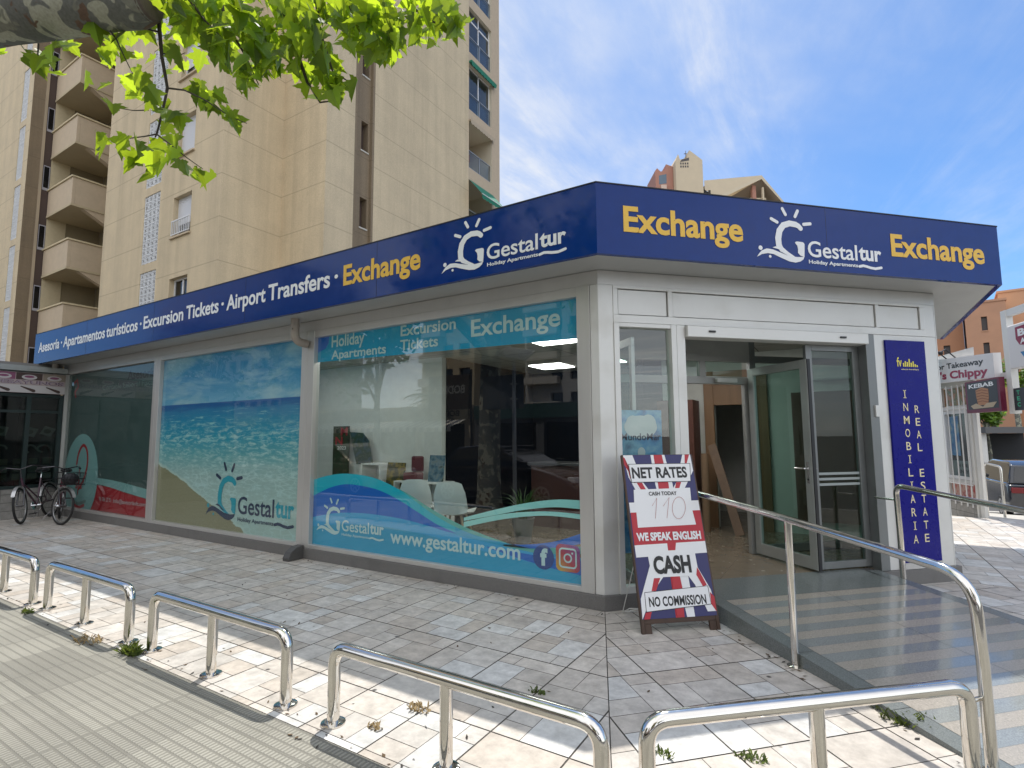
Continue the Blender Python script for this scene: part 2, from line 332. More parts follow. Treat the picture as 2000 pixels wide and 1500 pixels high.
def stone_mat():
    m = bpy.data.materials.new('printed_stone_tile'); m.use_nodes = True; nt = m.node_tree; N = nt.nodes; L = nt.links; p = N['Principled BSDF']
    at_ = N.new('ShaderNodeAttribute'); at_.attribute_name = 'tone'; tc = N.new('ShaderNodeTexCoord')
    def noise(sc, det, rg=.6):
        n = N.new('ShaderNodeTexNoise'); n.inputs['Scale'].default_value = sc; n.inputs['Detail'].default_value = det; n.inputs['Roughness'].default_value = rg; L.new(tc.outputs['Object'], n.inputs['Vector']); return n.outputs[0]
    def mr(v, a, b, c, d):
        r = N.new('ShaderNodeMapRange'); r.inputs[1].default_value = a; r.inputs[2].default_value = b; r.inputs[3].default_value = c; r.inputs[4].default_value = d; L.new(v, r.inputs[0]); return r.outputs[0]
    cl = mr(noise(9, 8, .7), .35, .65, .78, 1.18)
    x = N.new('ShaderNodeVectorMath'); x.operation = 'SCALE'; L.new(at_.outputs['Color'], x.inputs[0]); L.new(cl, x.inputs['Scale'])
    pits = mr(noise(55, 5, .75), .62, .72, 0, .45)
    m1 = N.new('ShaderNodeMixRGB'); L.new(pits, m1.inputs[0]); L.new(x.outputs[0], m1.inputs[1]); m1.inputs[2].default_value = (.22, .16, .11, 1)
    dirt = mr(noise(1.3, 7, .7), .5, .75, 0, .38)
    m2 = N.new('ShaderNodeMixRGB'); L.new(dirt, m2.inputs[0]); L.new(m1.outputs[0], m2.inputs[1]); m2.inputs[2].default_value = (.20, .175, .15, 1)
    vo = N.new('ShaderNodeTexVoronoi'); vo.inputs['Scale'].default_value = 3.1; vo.inputs['Randomness'].default_value = 1; L.new(tc.outputs['Object'], vo.inputs['Vector'])
    gum = mr(vo.outputs['Distance'], .03, .06, .9, 0)
    wn = N.new('ShaderNodeTexWhiteNoise'); L.new(vo.outputs['Color'], wn.inputs['Vector']); keep = mr(wn.outputs['Value'], .30, .32, 0, 1)
    gm = N.new('ShaderNodeMath'); gm.operation = 'MULTIPLY'; L.new(gum, gm.inputs[0]); L.new(keep, gm.inputs[1])
    m3 = N.new('ShaderNodeMixRGB'); L.new(gm.outputs[0], m3.inputs[0]); L.new(m2.outputs[0], m3.inputs[1]); m3.inputs[2].default_value = (.035, .03, .028, 1)
    L.new(m3.outputs[0], p.inputs['Base Color']); L.new(mr(noise(4, 4), .3, .7, .36, .62), p.inputs['Roughness'])
    b = N.new('ShaderNodeBump'); b.inputs['Strength'].default_value = .25; b.inputs['Distance'].default_value = .004; L.new(noise(30, 6, .7), b.inputs['Height']); L.new(b.outputs[0], p.inputs['Normal'])
    return m
def clip(poly, px, py, nx, ny):
    "keep the side where (p - point).normal >= 0"
    out = []; n = len(poly)
    for i in range(n):
        a, b = poly[i], poly[(i+1) % n]; da = (a[0]-px)*nx+(a[1]-py)*ny; db = (b[0]-px)*nx+(b[1]-py)*ny
        if da >= 0: out.append(a)
        if (da >= 0) != (db >= 0): t = da/(da-db); out.append((a[0]+t*(b[0]-a[0]), a[1]+t*(b[1]-a[1])))
    return out
def tiles():
    rng = random.Random(3); mb = MB(); tones = []
    P = [[(0, 0, 1, .62), (0, .62, .4, 1), (.4, .62, 1, 1)], [(0, 0, .62, 1), (.62, 0, 1, .4), (.62, .4, 1, 1)], [(0, 0, .38, .6), (.38, 0, 1, .6), (0, .6, .7, 1), (.7, .6, 1, 1)],
         [(0, 0, .55, .5), (.55, 0, 1, .5), (0, .5, .35, 1), (.35, .5, 1, 1)], [(0, 0, .5, .35), (.5, 0, 1, .35), (0, .35, .62, 1), (.62, .35, 1, .68), (.62, .68, 1, 1)], [(0, 0, .6, .36), (.6, 0, 1, .7), (0, .36, .6, 1), (.6, .7, 1, 1)], [(0, 0, .3, .5), (.3, 0, .68, .5), (.68, 0, 1, .72), (0, .5, .68, 1), (.68, .72, 1, 1)]]
    S = .455; s1 = (math.sin(R(22.5)), -math.cos(R(22.5))); s2 = (math.cos(R(22.5)), -math.sin(R(22.5)))
    def region(x0, x1, y0, y1, M, clips):
        nx = round((x1-x0)/S); ny = round((y1-y0)/S)
        for i in range(nx):
            for j in range(ny):
                pat = rng.choice(P); fx, fy, sw = rng.random() < .5, rng.random() < .5, rng.random() < .5
                for (a, b, c, d) in pat:
                    if fx: a, c = 1-c, 1-a
                    if fy: b, d = 1-d, 1-b
                    if sw: a, b, c, d = b, a, d, c
                    g = lambda v, main: (.0048 if main else .002)
                    X0 = x0+(i+a)*S+g(0, a == 0); X1 = x0+(i+c)*S-g(0, c == 1); Y0 = y0+(j+b)*S+(.0048 if b == 0 and j % 2 == 0 else .0024); Y1 = y0+(j+d)*S-(.0048 if d == 1 and j % 2 == 1 else .0024)
                    q = [(X0, Y0), (X1, Y0), (X1, Y1), (X0, Y1)]
                    q = [tuple((M @ Vector((u, v, 0)))[:2]) for u, v in q]
                    for cl in clips: q = clip(q, *cl) if q else q
                    if len(q) < 3: continue
                    k = rng.random(); v = rng.uniform(.90, 1.07)
                    base = (.50, .46, .412) if k < .42 else (.52, .49, .45) if k < .70 else (.475, .425, .37) if k < .88 else (.555, .55, .53)
                    mb.add([(u, w, 0) for u, w in q], [tuple(range(len(q)))]); tones.append(tuple(v*t for t in base))
    e = .0035; I = Matrix()
    region(-24.115, 1.365, -3.04, .145, Matrix.Translation((.21, 0, 0)), [(-e, 0, -abs(s1[1]), -s1[0]), (0, -2.63, 0, 1), (0, 0, 0, -1)])
    region(-1.6, 7.5, -3.04, .145, M2, [(e, 0, abs(s1[1]), s1[0]), (2.84-e, 2.84-e, -abs(s2[1]), -s2[0]), (0, 0, .7071, -.7071), (2.63*.7071, -2.63*.7071, -.7071, .7071)])
    region(2.84, 2.84+6*S, 0.5, 8.69, I, [(2.84+e, 2.84+e, abs(s2[1]), s2[0]), (0, 8.4, 0, -1), (2.84+2.63, 0, -1, 0)])
    o = mb.build('stone_tile_pavement', stone_mat(), kind='structure'); me = o.data
    ca = me.color_attributes.new('tone', 'FLOAT_COLOR', 'CORNER'); cols = []
    for p, t in zip(me.polygons, tones): cols += [*t, 1.]*p.loop_total
    ca.data.foreach_set('color', cols)
    g = MB(); band(g, PATHL, 2.634, -.02, -.2, -.004); g.build('pavement_bed', mat('grout', (.085, .075, .065), .9, var=.3, vscale=30), kind='structure')
tiles()
# lane and alley beside the shop, falling away to the street
mb = MB(); mb.add([(2.6, 8.41, -.01), (40, 8.41, -.01), (40, 24.4, -1.6), (2.6, 24.4, -1.6)], [(0, 1, 2, 3)]); mb.build('side_lane', mat('pale_concrete', (.42, .40, .36), .85, var=.15, vscale=5, stain=(.8, .35, .5, (.2, .19, .18))), kind='structure')

# ramp up to the door
def ramp():
    RT = mat('ramp_tan_granite', (.31, .285, .245), .2, var=.25, vscale=110); RG = mat('ramp_grey_granite', (.215, .23, .224), .1, var=.35, vscale=150, spec=.7)
    RE = mat('ramp_edge_granite', (.15, .165, .16), .2, var=.35, vscale=150)
    mb = MB(M2); D = 2.75; H = .17; s0, s1 = .80, 2.99
    zf = lambda d: H*(1-d/D) if d > 0 else H
    def strip(a, b, d0, d1, mi, dz=0.): mb.quad((a, -d1, zf(d1)+dz), (b, -d1, zf(d1)+dz), (b, -d0, zf(d0)+dz), (a, -d0, zf(d0)+dz), mi)
    g = .004; mid = 1.93
    # dark bed just under the slabs shows in the joints
    strip(s0, s1, -.1, D, 3, -.004)
    for a, b in ((s0, s0+.13), (s1-.13, s1)):
        n = 4
        for i in range(n): strip(a, b-g/2 if a == s0 else b, i*D/n+g/2, (i+1)*D/n-g/2, 2)
    for (a, b) in ((s0+.13+g/2, mid-g/2), (mid+g/2, s1-.13-g/2)):
        strip(a, b, -.1, .42, 2); d = .42+g; k = 0
        while d < D-.02:
            w = .112; strip(a, b, d, min(D, d+w-.001), k % 2); d += w; k += 1
    for s in (s0, s1):
        mb.add([(s, 0, 0), (s, -D, 0), (s, 0, H-.001)], [(0, 1, 2)] if s == s0 else [(0, 2, 1)], 2)
    mb.build('ramp', [RT, RG, RE, mat('ramp_joint', (.05, .05, .05), .9)], kind='structure')
ramp()

# ================================================================== THE CORNER SHOP
shop = thing('corner_shop', 'single storey glass-fronted corner shop in silver aluminium with stepped-back entrance', 'shop', (-4, 2, 0))
ZS, ZT, OV = 3.11, 3.744, .434
FP = [(-12.46, -OV), (.18, -OV), (3.415, 2.80), (3.415, 6.6)]      # outer line of the fascia
def shell():
    # roof slab and back walls
    mb = MB(); mb.prism([(-12.3, -.38), (.155, -.38), (3.36, 2.825), (3.36, 6.5), (-12.3, 6.5)], 3.56, 3.66); mb.build('roof', mat('roof_gravel', (.32, .30, .27), .9, var=.2), shop)
    mb = MB(); mb.prism([(-12.42, -OV+.052), (.158, -OV+.052), (3.363, 2.822), (3.363, 6.55), (-12.42, 6.55)], ZS+.004, ZS+.03)
    mb.build('soffit', mat('soffit_panel', (.40, .41, .405), .4, .2, var=.06, vscale=2.2, stain=(2.2, .3, .56, (.27, .28, .27))), shop)
    mb = MB(); mb.box(-12.2, 2.6, 5.9, 6.05, 0, ZS); mb.box(-12.2, -12.06, .2, 5.9, 0, ZS); mb.box(2.72, 2.84, 3.05, 6.05, 0, ZS)
    mb.build('back_wall', mat('plaster_white', (.62, .63, .60), .8, var=.05), shop)
    mb = MB(); band(mb, [(-12.2, 0), (0, 0), (2.84, 2.84), (2.84, 6)], .0, -.1, 2.975, ZS-.001); mb.build('head_rail', ALU, shop)
    # granite plinth
    mb = MB(); band(mb, [(-12.2, 0), (0, 0), (.565, .565)], .022, -.1, 0, .132); mb.build('plinth', GRANITE, shop, bevel=.004)
    mb = MB(M2); mb.box(3.0, 4.06, -.03, .14, -.2, .15); mb.build('plinth', GRANITE, shop, bevel=.004)
shell()
GY = .045      # glass depth behind the facade line
def window_frame(mb, x0, x1, z0, z1, fw_=.07, fb=.05, y0=-.012, y1=.09, M=None):
    mb.box(x0, x0+fw_, y0, y1, z0, z1, 0, M); mb.box(x1-fw_, x1, y0, y1, z0, z1, 0, M)
    mb.box(x0+fw_, x1-fw_, y0+.004, y1, z0, z0+fb, 0, M); mb.box(x0+fw_, x1-fw_, y0+.004, y1, z1-fw_*.7, z1, 0, M)
GLASSP = glass('print_backed_glass', (.95, .99, .97), 1.45)
def glaze(parent, x0, x1, z0, z1, m=GLASS, M=None, y=GY, name='glass'):
    mb = MB(M); mb.quad((x0, y, z0), (x1, y, z0), (x1, y, z1), (x0, y, z1)); return mb.build(name, m, parent)

# ---- logo -----------------------------------------------------------------
LG = dict(G=[(1.903, 3.509), (1.88, 3.53), (1.851, 3.542), (1.782, 3.548), (1.711, 3.523), (1.665, 3.465), (1.647, 3.39), (1.651, 3.323), (1.68, 3.285), (1.739, 3.252), (1.813, 3.221)],
 hook=[(1.831, 3.361), (1.840, 3.372), (1.855, 3.376), (1.917, 3.374), (1.932, 3.366), (1.937, 3.352), (1.933, 3.29), (1.928, 3.229), (1.884, 3.240), (1.858, 3.265), (1.862, 3.30), (1.855, 3.335)],
 wave=[(1.405, 3.194), (1.43, 3.228), (1.46, 3.258), (1.514, 3.282), (1.581, 3.277), (1.663, 3.253), (1.738, 3.232), (1.844, 3.222), (1.926, 3.23), (1.915, 3.205), (1.88, 3.182), (1.825, 3.167), (1.757, 3.174), (1.66, 3.206), (1.586, 3.233), (1.526, 3.238), (1.458, 3.223)],
 crest=[(1.579, 3.297), (1.614, 3.31), (1.651, 3.299), (1.695, 3.276), (1.754, 3.247), (1.70, 3.256), (1.65, 3.283)],
 rays=[((1.581, 3.576), (1.644, 3.548)), ((1.71, 3.686), (1.741, 3.631)), ((1.88, 3.679), (1.848, 3.621)), ((1.941, 3.552), (2.016, 3.564))],
 drops=[((1.448, 3.283), .022), ((1.548, 3.208), .014)], ul=[(2.562, 3.181), (2.607, 3.192), (2.65, 3.186), (2.688, 3.177), (2.754, 3.171), (2.826, 3.186)])
def logo(mb, x0, z0, w, h, y, c=(0, 0, 0, 0, 0), th=0., M=None, small=True, t2=None):
    "c: material index of letter G, wave, rays, wordmark, tail of the wordmark"
    kx, kz = w/1.426, h/.519; T = lambda p: (x0+(p[0]-1.405)*kx, z0+(p[1]-3.167)*kz); k = (kx+kz)/2
    mb.stroke([T(p) for p in LG['G']], [v*k for v in (.050, .052, .056, .058, .060, .064, .066, .064, .052, .034, .016)], y, c[0], th, M)
    mb.poly([T(p) for p in LG['hook']], y, c[0], th, M); mb.poly([T(p) for p in LG['wave']], y-.0003, c[1], th, M); mb.poly([T(p) for p in LG['crest']], y-.0005, c[1], th, M)
    for a, b in LG['rays']: mb.stroke([T(a), T(b)], .032*k, y, c[2], th, M)
    for (p, r) in LG['drops']: q = T(p); mb.disc(q[0], q[1], r*k, y, c[0], 12, th, M)
    X = lambda v: x0+(v-1.405)*kx; Z = lambda v: z0+(v-3.167)*kz
    mb.text('Gestal', X(1.972), X(2.545), Z(3.238), .155*kz, y, c[3], .012, th, M)
    mb.text('tur', X(2.565), X(2.835), Z(3.244), .158*kz, y, c[4], .03, th, M)
    mb.stroke([T(p) for p in LG['ul']], .026*k, y, c[3], th, M)
    if small: mb.text('Holiday Apartments', X(1.976), X(2.545), Z(3.171), .036*kz, y, c[3], .02, th, M)

# ---- fascia sign ------------------------------------------------------------
fas = thing('fascia_sign', 'long glossy navy fascia sign wrapping the shop corner with white and yellow lettering', 'sign', (.18, -.434, ZS))
def fascia():
    mb = MB(); band(mb, FP, 0, -.05, ZS, ZT); mb.build('panel', BLUE, fas)
    mb = MB(); band(mb, FP, .006, -.056, ZT, ZT+.010); mb.build('top_trim', mat('dark_trim', (.03, .03, .035), .4, .5), fas)
    SE = mat('panel_seam', (.004, .008, .03), .5); mb = MB()
    for x in (-9.96, -7.46, -4.96, -2.46): mb.box(x-.002, x+.002, -OV-.0012, -OV, ZS+.001, ZT-.001)
    for s_ in (2.2,): mb.box(s_-.002, s_+.002, -OV-.0012, -OV, ZS+.001, ZT-.001, 0, M2)
    mb.build('panel_seam', SE, fas)
    Y = -OV-.003; T = .002; mb = MB()
    for s, a, b, z, cp in (('Asesoría', -12.235, -11.172, 3.335, .205), ('·', -11.10, -11.05, 3.335, .205), ('Apartamentos', -10.985, -9.185, 3.335, .205), ('turísticos', -9.13, -7.985, 3.335, .205), ('·', -7.91, -7.855, 3.335, .205),
                           ('Excursion', -7.785, -6.552, 3.337, .21), ('Tickets', -6.47, -5.60, 3.337, .21), ('·', -5.53, -5.47, 3.34, .21), ('Airport', -5.40, -4.50, 3.337, .215), ('Transfers', -4.44, -3.235, 3.337, .218), ('·', -3.155, -3.095, 3.34, .22)):
        mb = MB(); mb.text(s, a, b, z, cp, Y, 0, .022, T); mb.build('lettering', WHITEV, fas)
    mb = MB(); logo(mb, -1.524, 3.187, 1.41, .505, Y, th=T); mb.build('logo', WHITEV, fas)
    mb = MB(); mb.text('Exchange', -3.0, -1.812, 3.318, .245, Y, 0, .028, T); mb.build('lettering', YELLOW, fas, label='yellow lettering')
    M = M2; y2 = -OV-.003          # same letters on the entrance side
    mb = MB(M); logo(mb, 1.405, 3.167, 1.426, .519, y2, th=T); mb.build('logo', WHITEV, fas)
    mb = MB(M); mb.text('Exchange', .07, 1.268, 3.322, .235, y2, 0, .028, T); mb.build('lettering', YELLOW, fas, label='yellow lettering'); mb = MB(M); mb.text('Exchange', 2.965, 4.178, 3.315, .232, y2, 0, .028, T); mb.build('lettering', YELLOW, fas, label='yellow lettering')
fascia()

# ---- shop windows -----------------------------------------------------------
TEALB = mat('teal_vinyl', (.004, .33, .58), .35, var=.04, vscale=2); AQUAB = mat('aqua_vinyl', (.008, .44, .60), .35); COBALT = mat('cobalt_vinyl', (.002, .13, .56), .35)
SKYB = mat('sky_vinyl', (.02, .36, .70), .35); PALET = mat('pale_teal_vinyl', (.32, .66, .66), .4); GREENT = mat('sea_green_vinyl', (.09, .40, .38), .4); FROST = mat('frosted_vinyl', (.55, .70, .74), .45)
def smooth(pts, n=6):
    "Catmull-Rom through measured points"
    out = []; P = [pts[0], *pts, pts[-1]]
    for i in range(1, len(P)-2):
        p0, p1, p2, p3 = P[i-1], P[i], P[i+1], P[i+2]
        for k in range(n):
            t = k/n; out.append(tuple(.5*((2*p1[j])+(-p0[j]+p2[j])*t+(2*p0[j]-5*p1[j]+4*p2[j]-p3[j])*t*t+(-p0[j]+3*p1[j]-3*p2[j]+p3[j])*t**3) for j in (0, 1)))
    return out+[pts[-1]]
def between(mb, top, bot, y, mi):
    "filled strip between two curves given over x"
    xs = sorted({round(p[0], 4) for p in top+bot}); a0 = max(top[0][0], bot[0][0]); a1 = min(top[-1][0], bot[-1][0])
    def ev(c, x):
        for i in range(len(c)-1):
            if c[i][0] <= x <= c[i+1][0]: t = (x-c[i][0])/max(1e-9, c[i+1][0]-c[i][0]); return c[i][1]+t*(c[i+1][1]-c[i][1])
        return c[-1][1] if x > c[-1][0] else c[0][1]
    xs = [x for x in xs if a0 <= x <= a1]
    for a, b in zip(xs, xs[1:]): mb.quad((a, y, ev(bot, a)), (b, y, ev(bot, b)), (b, y, ev(top, b)), (a, y, ev(top, a)), mi)
def window_three():
    mb = MB(); window_frame(mb, -4.172, -.085, .133, 2.975, .135, .05); w = mb.build('window', ALU, shop, bevel=.004, label='wide window with blue wave band, web address and clear middle')
    # the frame's outer members are slimmer on the corner side
    X0, X1, Z0, Z1 = -4.037, -.22, .183, 2.88
    glaze(w, X0, X1, Z0, Z1)
    y = GY+.008; mb = MB()
    X1 = -.2
    mb.quad((X0, y, 2.55), (X1, y, 2.485), (X1, y, Z1), (X0, y, Z1), 0)
    mb.poly([(X0, 2.88), (X0+.22, 2.88), (X0+.21, 2.79), (X0+.15, 2.72), (X0, 2.68)], y-.001, 1)
    main = smooth([(-4.04, 1.002), (-3.752, 1.065), (-3.448, 1.097), (-3.121, 1.085), (-2.843, 1.04), (-2.545, .945), (-2.323, .845), (-2.11, .737), (-1.876, .640), (-1.626, .56), (-1.35, .505), (-1.0, .47), (-.6, .44), (-.2, .42)])
    base = [(-4.04, .18), (-.2, .18)]
    between(mb, main, base, y, 0)                                          # field
    teal = smooth([(-4.04, .793), (-3.745, .905), (-3.443, .965), (-3.117, .955), (-2.84, .915), (-2.543, .825), (-2.259, .71), (-1.962, .59), (-1.7, .52)])
    between(mb, [p for p in main if p[0] < -1.7], teal, y-.001, 2)         # aqua crest
    deep = smooth([(-4.04, .50), (-3.6, .58), (-3.14, .60), (-2.632, .585), (-2.2, .55), (-1.7, .515)])
    between(mb, teal, deep, y-.001, 1)                                     # cobalt lens
    mid = smooth([(-4.04, .52), (-3.6, .60), (-3.14, .63), (-2.632, .62), (-2.2, .58), (-1.6, .49), (-1.0, .435), (-.5, .40), (-.2, .40)])
    low = smooth([(-4.04, .40), (-3.5, .47), (-2.9, .50), (-2.2, .47), (-1.6, .40), (-1.1, .345), (-.6, .31), (-.2, .30)])
    between(mb, mid, low, y-.0016, 3)                                      # lighter swell
    gr = [p for p in main if -2.6 < p[0] < -1.0]; between(mb, [(p[0], p[1]+.05*math.sin((p[0]+2.6)/1.6*math.pi)) for p in gr], gr, y-.0005, 5)
    r1 = smooth([(-1.6, .69), (-1.209, .797), (-.844, .885), (-.503, .94), (-.195, .948)]); r2 = smooth([(-1.6, .655), (-1.209, .742), (-.844, .822), (-.504, .868), (-.197, .864)])
    between(mb, r1, r2, y, 4)
    r3 = smooth([(-1.6, .645), (-1.085, .765), (-.616, .821), (-.198, .818)]); r4 = smooth([(-1.6, .59), (-1.085, .714), (-.616, .78), (-.199, .772)]); between(mb, r3, r4, y-.0006, 4)
    d1 = smooth([(-1.1, .46), (-.8, .49), (-.5, .55), (-.2, .66)]); d2 = smooth([(-1.1, .44), (-.8, .45), (-.5, .49), (-.2, .56)]); between(mb, d1, d2, y, 1)
    d3 = smooth([(-1.1, .445), (-.8, .45), (-.5, .49), (-.2, .53)]); d4 = smooth([(-1.1, .42), (-.8, .41), (-.5, .43), (-.2, .46)]); between(mb, d3, d4, y-.0006, 5)
    e1 = smooth([(-1.3, .42), (-.9, .40), (-.5, .385), (-.2, .40)]); e2 = smooth([(-1.3, .41), (-.9, .34), (-.5, .285), (-.2, .26)]); between(mb, e1, e2, y-.002, 1)
    mb.build('window_graphic', [TEALB, COBALT, AQUAB, SKYB, PALET, GREENT], w)
    mb = MB(); yt = y-.004
    for t, a, b, z, c in (('Holiday', -3.765, -3.155, 2.725, .155), ('Apartments', -3.765, -2.78, 2.565, .115), ('Excursion', -2.543, -1.715, 2.745, .13), ('Tickets', -2.546, -1.967, 2.575, .125), ('Exchange', -1.504, -.421, 2.63, .19), ('www.gestaltur.com', -2.66, -.90, .325, .155)):
        mb = MB(); mb.text(t, a, b, z, c, yt, 0, .02); mb.build('window_lettering', FROST, w)
    mb = MB(); logo(mb, -3.96, .333, 1.19, .44, yt); mb.build('window_logo', FROST, w)
    mb = MB(); mb.disc(-.64, .385, .115, yt, 0, 28); mb.text('f', -.675, -.595, .305, .165, yt-.001, 1, .05)
    q = lambda r, n=5: [(-.38+sx*(.125-r)+r*math.cos(t0+k*math.pi/2/n), .405+sz*(.125-r)+r*math.sin(t0+k*math.pi/2/n)) for sx, sz, t0 in ((1, 1, 0), (-1, 1, math.pi/2), (-1, -1, math.pi), (1, -1, 1.5*math.pi)) for k in range(n+1)]
    mb.poly(q(.05), yt, 2)
    ring = [(-.38+sx*.055+.03*math.cos(t0+k*math.pi/10), .405+sz*.055+.03*math.sin(t0+k*math.pi/10)) for sx, sz, t0 in ((1, 1, 0), (-1, 1, math.pi/2), (-1, -1, math.pi), (1, -1, 1.5*math.pi)) for k in range(6)]
    mb.stroke(ring+ring[:2], .016, yt-.001, 1, cap=False); mb.stroke([(-.38+.037*math.cos(k*.4), .405+.037*math.sin(k*.4)) for k in range(17)], .015, yt-.001, 1, cap=False); mb.disc(-.333, .452, .01, yt-.001, 1, 8)
    mg = bpy.data.materials.new('sunset_badge'); mg.use_nodes = True; nt = mg.node_tree; tc = nt.nodes.new('ShaderNodeTexCoord'); mp = nt.nodes.new('ShaderNodeMapping'); gr_ = nt.nodes.new('ShaderNodeTexGradient'); cr = nt.nodes.new('ShaderNodeValToRGB')
    mp.inputs['Location'].default_value = (-3.62+.125, 0, -.28); 
    nt.links.new(tc.outputs['Object'], mp.inputs[0]); sep = nt.nodes.new('ShaderNodeSeparateXYZ'); nt.links.new(mp.outputs[0], sep.inputs[0]); ad = nt.nodes.new('ShaderNodeMath'); ad.operation = 'ADD'; nt.links.new(sep.outputs[0], ad.inputs[0]); nt.links.new(sep.outputs[2], ad.inputs[1])
    ml = nt.nodes.new('ShaderNodeMath'); ml.operation = 'MULTIPLY'; ml.inputs[1].default_value = 2.0; nt.links.new(ad.outputs[0], ml.inputs[0]); nt.links.new(ml.outputs[0], cr.inputs[0])
    cr.color_ramp.elements[0].color = (.65, .42, .05, 1); cr.color_ramp.elements[1].color = (.14, .03, .32, 1); e = cr.color_ramp.elements.new(.45); e.color = (.48, .03, .05, 1)
    nt.links.new(cr.outputs[0], nt.nodes['Principled BSDF'].inputs['Base Color'])
    mb.build('social_badges', [mat('badge_blue', (.008, .05, .26), .4), FROST, mg], w)
window_three()

def beach_mat():
    m = bpy.data.materials.new('beach_print'); m.use_nodes = True; nt = m.node_tree; N = nt.nodes; L = nt.links; p = N['Principled BSDF']; p.inputs['Roughness'].default_value = .45
    uv = N.new('ShaderNodeUVMap'); sp = N.new('ShaderNodeSeparateXYZ'); L.new(uv.outputs[0], sp.inputs[0]); U, V = sp.outputs[0], sp.outputs[1]
    def mth(op, a, b=0.):
        q = N.new('ShaderNodeMath'); q.operation = op
        for i, v in enumerate((a, b)):
            if isinstance(v, (int, float)): q.inputs[i].default_value = v
            else: L.new(v, q.inputs[i])
        return q.outputs[0]
    def noise(sx, sy, sc, det=6, rg=.6, dist=0.):
        mp = N.new('ShaderNodeMapping'); mp.inputs['Scale'].default_value = (sx, sy, 1); L.new(uv.outputs[0], mp.inputs[0]); n = N.new('ShaderNodeTexNoise'); n.inputs['Scale'].default_value = sc; n.inputs['Detail'].default_value = det; n.inputs['Roughness'].default_value = rg; n.inputs['Distortion'].default_value = dist; L.new(mp.outputs[0], n.inputs['Vector']); return n.outputs[0]
    def mr(v, a, b, c=0., d=1.):
        r = N.new('ShaderNodeMapRange'); r.interpolation_type = 'SMOOTHSTEP'; r.inputs[1].default_value = a; r.inputs[2].default_value = b; r.inputs[3].default_value = c; r.inputs[4].default_value = d; L.new(v, r.inputs[0]); return r.outputs[0]
    def mix(f, a, b):
        x = N.new('ShaderNodeMixRGB'); L.new(f, x.inputs[0])
        for i, v in ((1, a), (2, b)):
            if isinstance(v, tuple): x.inputs[i].default_value = (*v, 1)
            else: L.new(v, x.inputs[i])
        return x.outputs[0]
    wv = mth('MULTIPLY', mth('SUBTRACT', noise(1, 5, 5), .5), .09); v2 = mth('ADD', V, wv)
    sea = N.new('ShaderNodeValToRGB'); L.new(v2, sea.inputs[0]); E_ = sea.color_ramp.elements
    E_[0].position = .10; E_[0].color = (.42, .50, .44, 1); E_[1].position = .735; E_[1].color = (.008, .10, .32, 1)
    for pos, c in ((.30, (.36, .46, .42)), (.40, (.15, .38, .39)), (.50, (.02, .30, .40)), (.60, (.015, .25, .40)), (.665, (.02, .20, .38)), (.69, (.005, .11, .31))):
        e = E_.new(pos); e.color = (*c, 1)
    foam = mr(noise(2.2, 6, 9, 10, .75, .6), .47, .62); foam = mth('MULTIPLY', foam, mr(V, .66, .5)); foam = mth('MULTIPLY', foam, mr(V, .02, .2, .35, 1))
    net = N.new('ShaderNodeTexVoronoi'); net.feature = 'DISTANCE_TO_EDGE'; net.inputs['Scale'].default_value = 20; mpv = N.new('ShaderNodeMapping'); mpv.inputs['Scale'].default_value = (1, 2.2, 1); L.new(uv.outputs[0], mpv.inputs[0]); L.new(mpv.outputs[0], net.inputs['Vector'])
    lace = mth('MULTIPLY', mr(net.outputs[0], .11, .0), mth('MULTIPLY', mr(V, .42, .3), mr(noise(2, 2, 3), .4, .6)))
    c = mix(mth('MULTIPLY', foam, .8), sea.outputs[0], (.50, .64, .60)); c = mix(mth('MULTIPLY', lace, .75), c, (.52, .64, .60))
    crest = mth('MULTIPLY', mr(noise(1, 9, 6, 8, .7, .4), .56, .64), mth('MULTIPLY', mr(V, .7, .62), mr(V, .4, .5))); c = mix(mth('MULTIPLY', crest, .75), c, (.42, .66, .62))
    cld = mr(noise(1.0, 2.6, 3.2, 8, .6, .5), .42, .68); skyc = mix(cld, (.035, .26, .48), (.30, .48, .58)); skyc = mix(mr(V, .88, .70), skyc, mix(cld, (.14, .38, .55), (.42, .56, .60)))
    c = mix(mr(V, .708, .712), c, skyc)
    edge = mth('ADD', mth('ADD', V, mth('MULTIPLY', U, .52)), mth('MULTIPLY', mth('SUBTRACT', noise(1, 1, 5, 6, .6), .5), .13))
    c = mix(mr(edge, .372, .355), c, (.50, .58, .50)); c = mix(mr(edge, .352, .345), c, mix(mr(noise(1, 1, 120, 3), .3, .7), (.27, .22, .12), (.32, .265, .155)))
    bs = N.new('ShaderNodeVectorMath'); bs.operation = 'MULTIPLY'; bs.inputs[1].default_value = (.80, .92, .98); L.new(c, bs.inputs[0]); L.new(bs.outputs[0], p.inputs['Base Color']); return m
def window_two():
    mb = MB(); window_frame(mb, -8.20, -4.175, .133, 2.975, .115, .05); w = mb.build('window', ALU, shop, bevel=.004, label='wide window covered by a printed beach photograph')
    X0, X1, Z0, Z1 = -8.085, -4.29, .183, 2.895
    glaze(w, X0, X1, Z0, Z1, GLASSP)
    y = GY+.008; mb = MB(); mb.quad((X0, y, Z0), (X1, y, Z0), (X1, y, Z1), (X0, y, Z1)); o = mb.build('beach_print', beach_mat(), w)
    uv = o.data.uv_layers.new(name='UVMap')
    for li, c in zip(range(4), ((0, 0), (1, 0), (1, 1), (0, 1))): uv.data[li].uv = c
    mb = MB(); logo(mb, -6.56, .335, 2.13, .83, y-.004, (0, 1, 1, 1, 0)); mb.build('window_logo', [mat('teal_ink', (.006, .30, .40), .45), mat('navy_ink', (.01, .028, .075), .45)], w)
window_two()
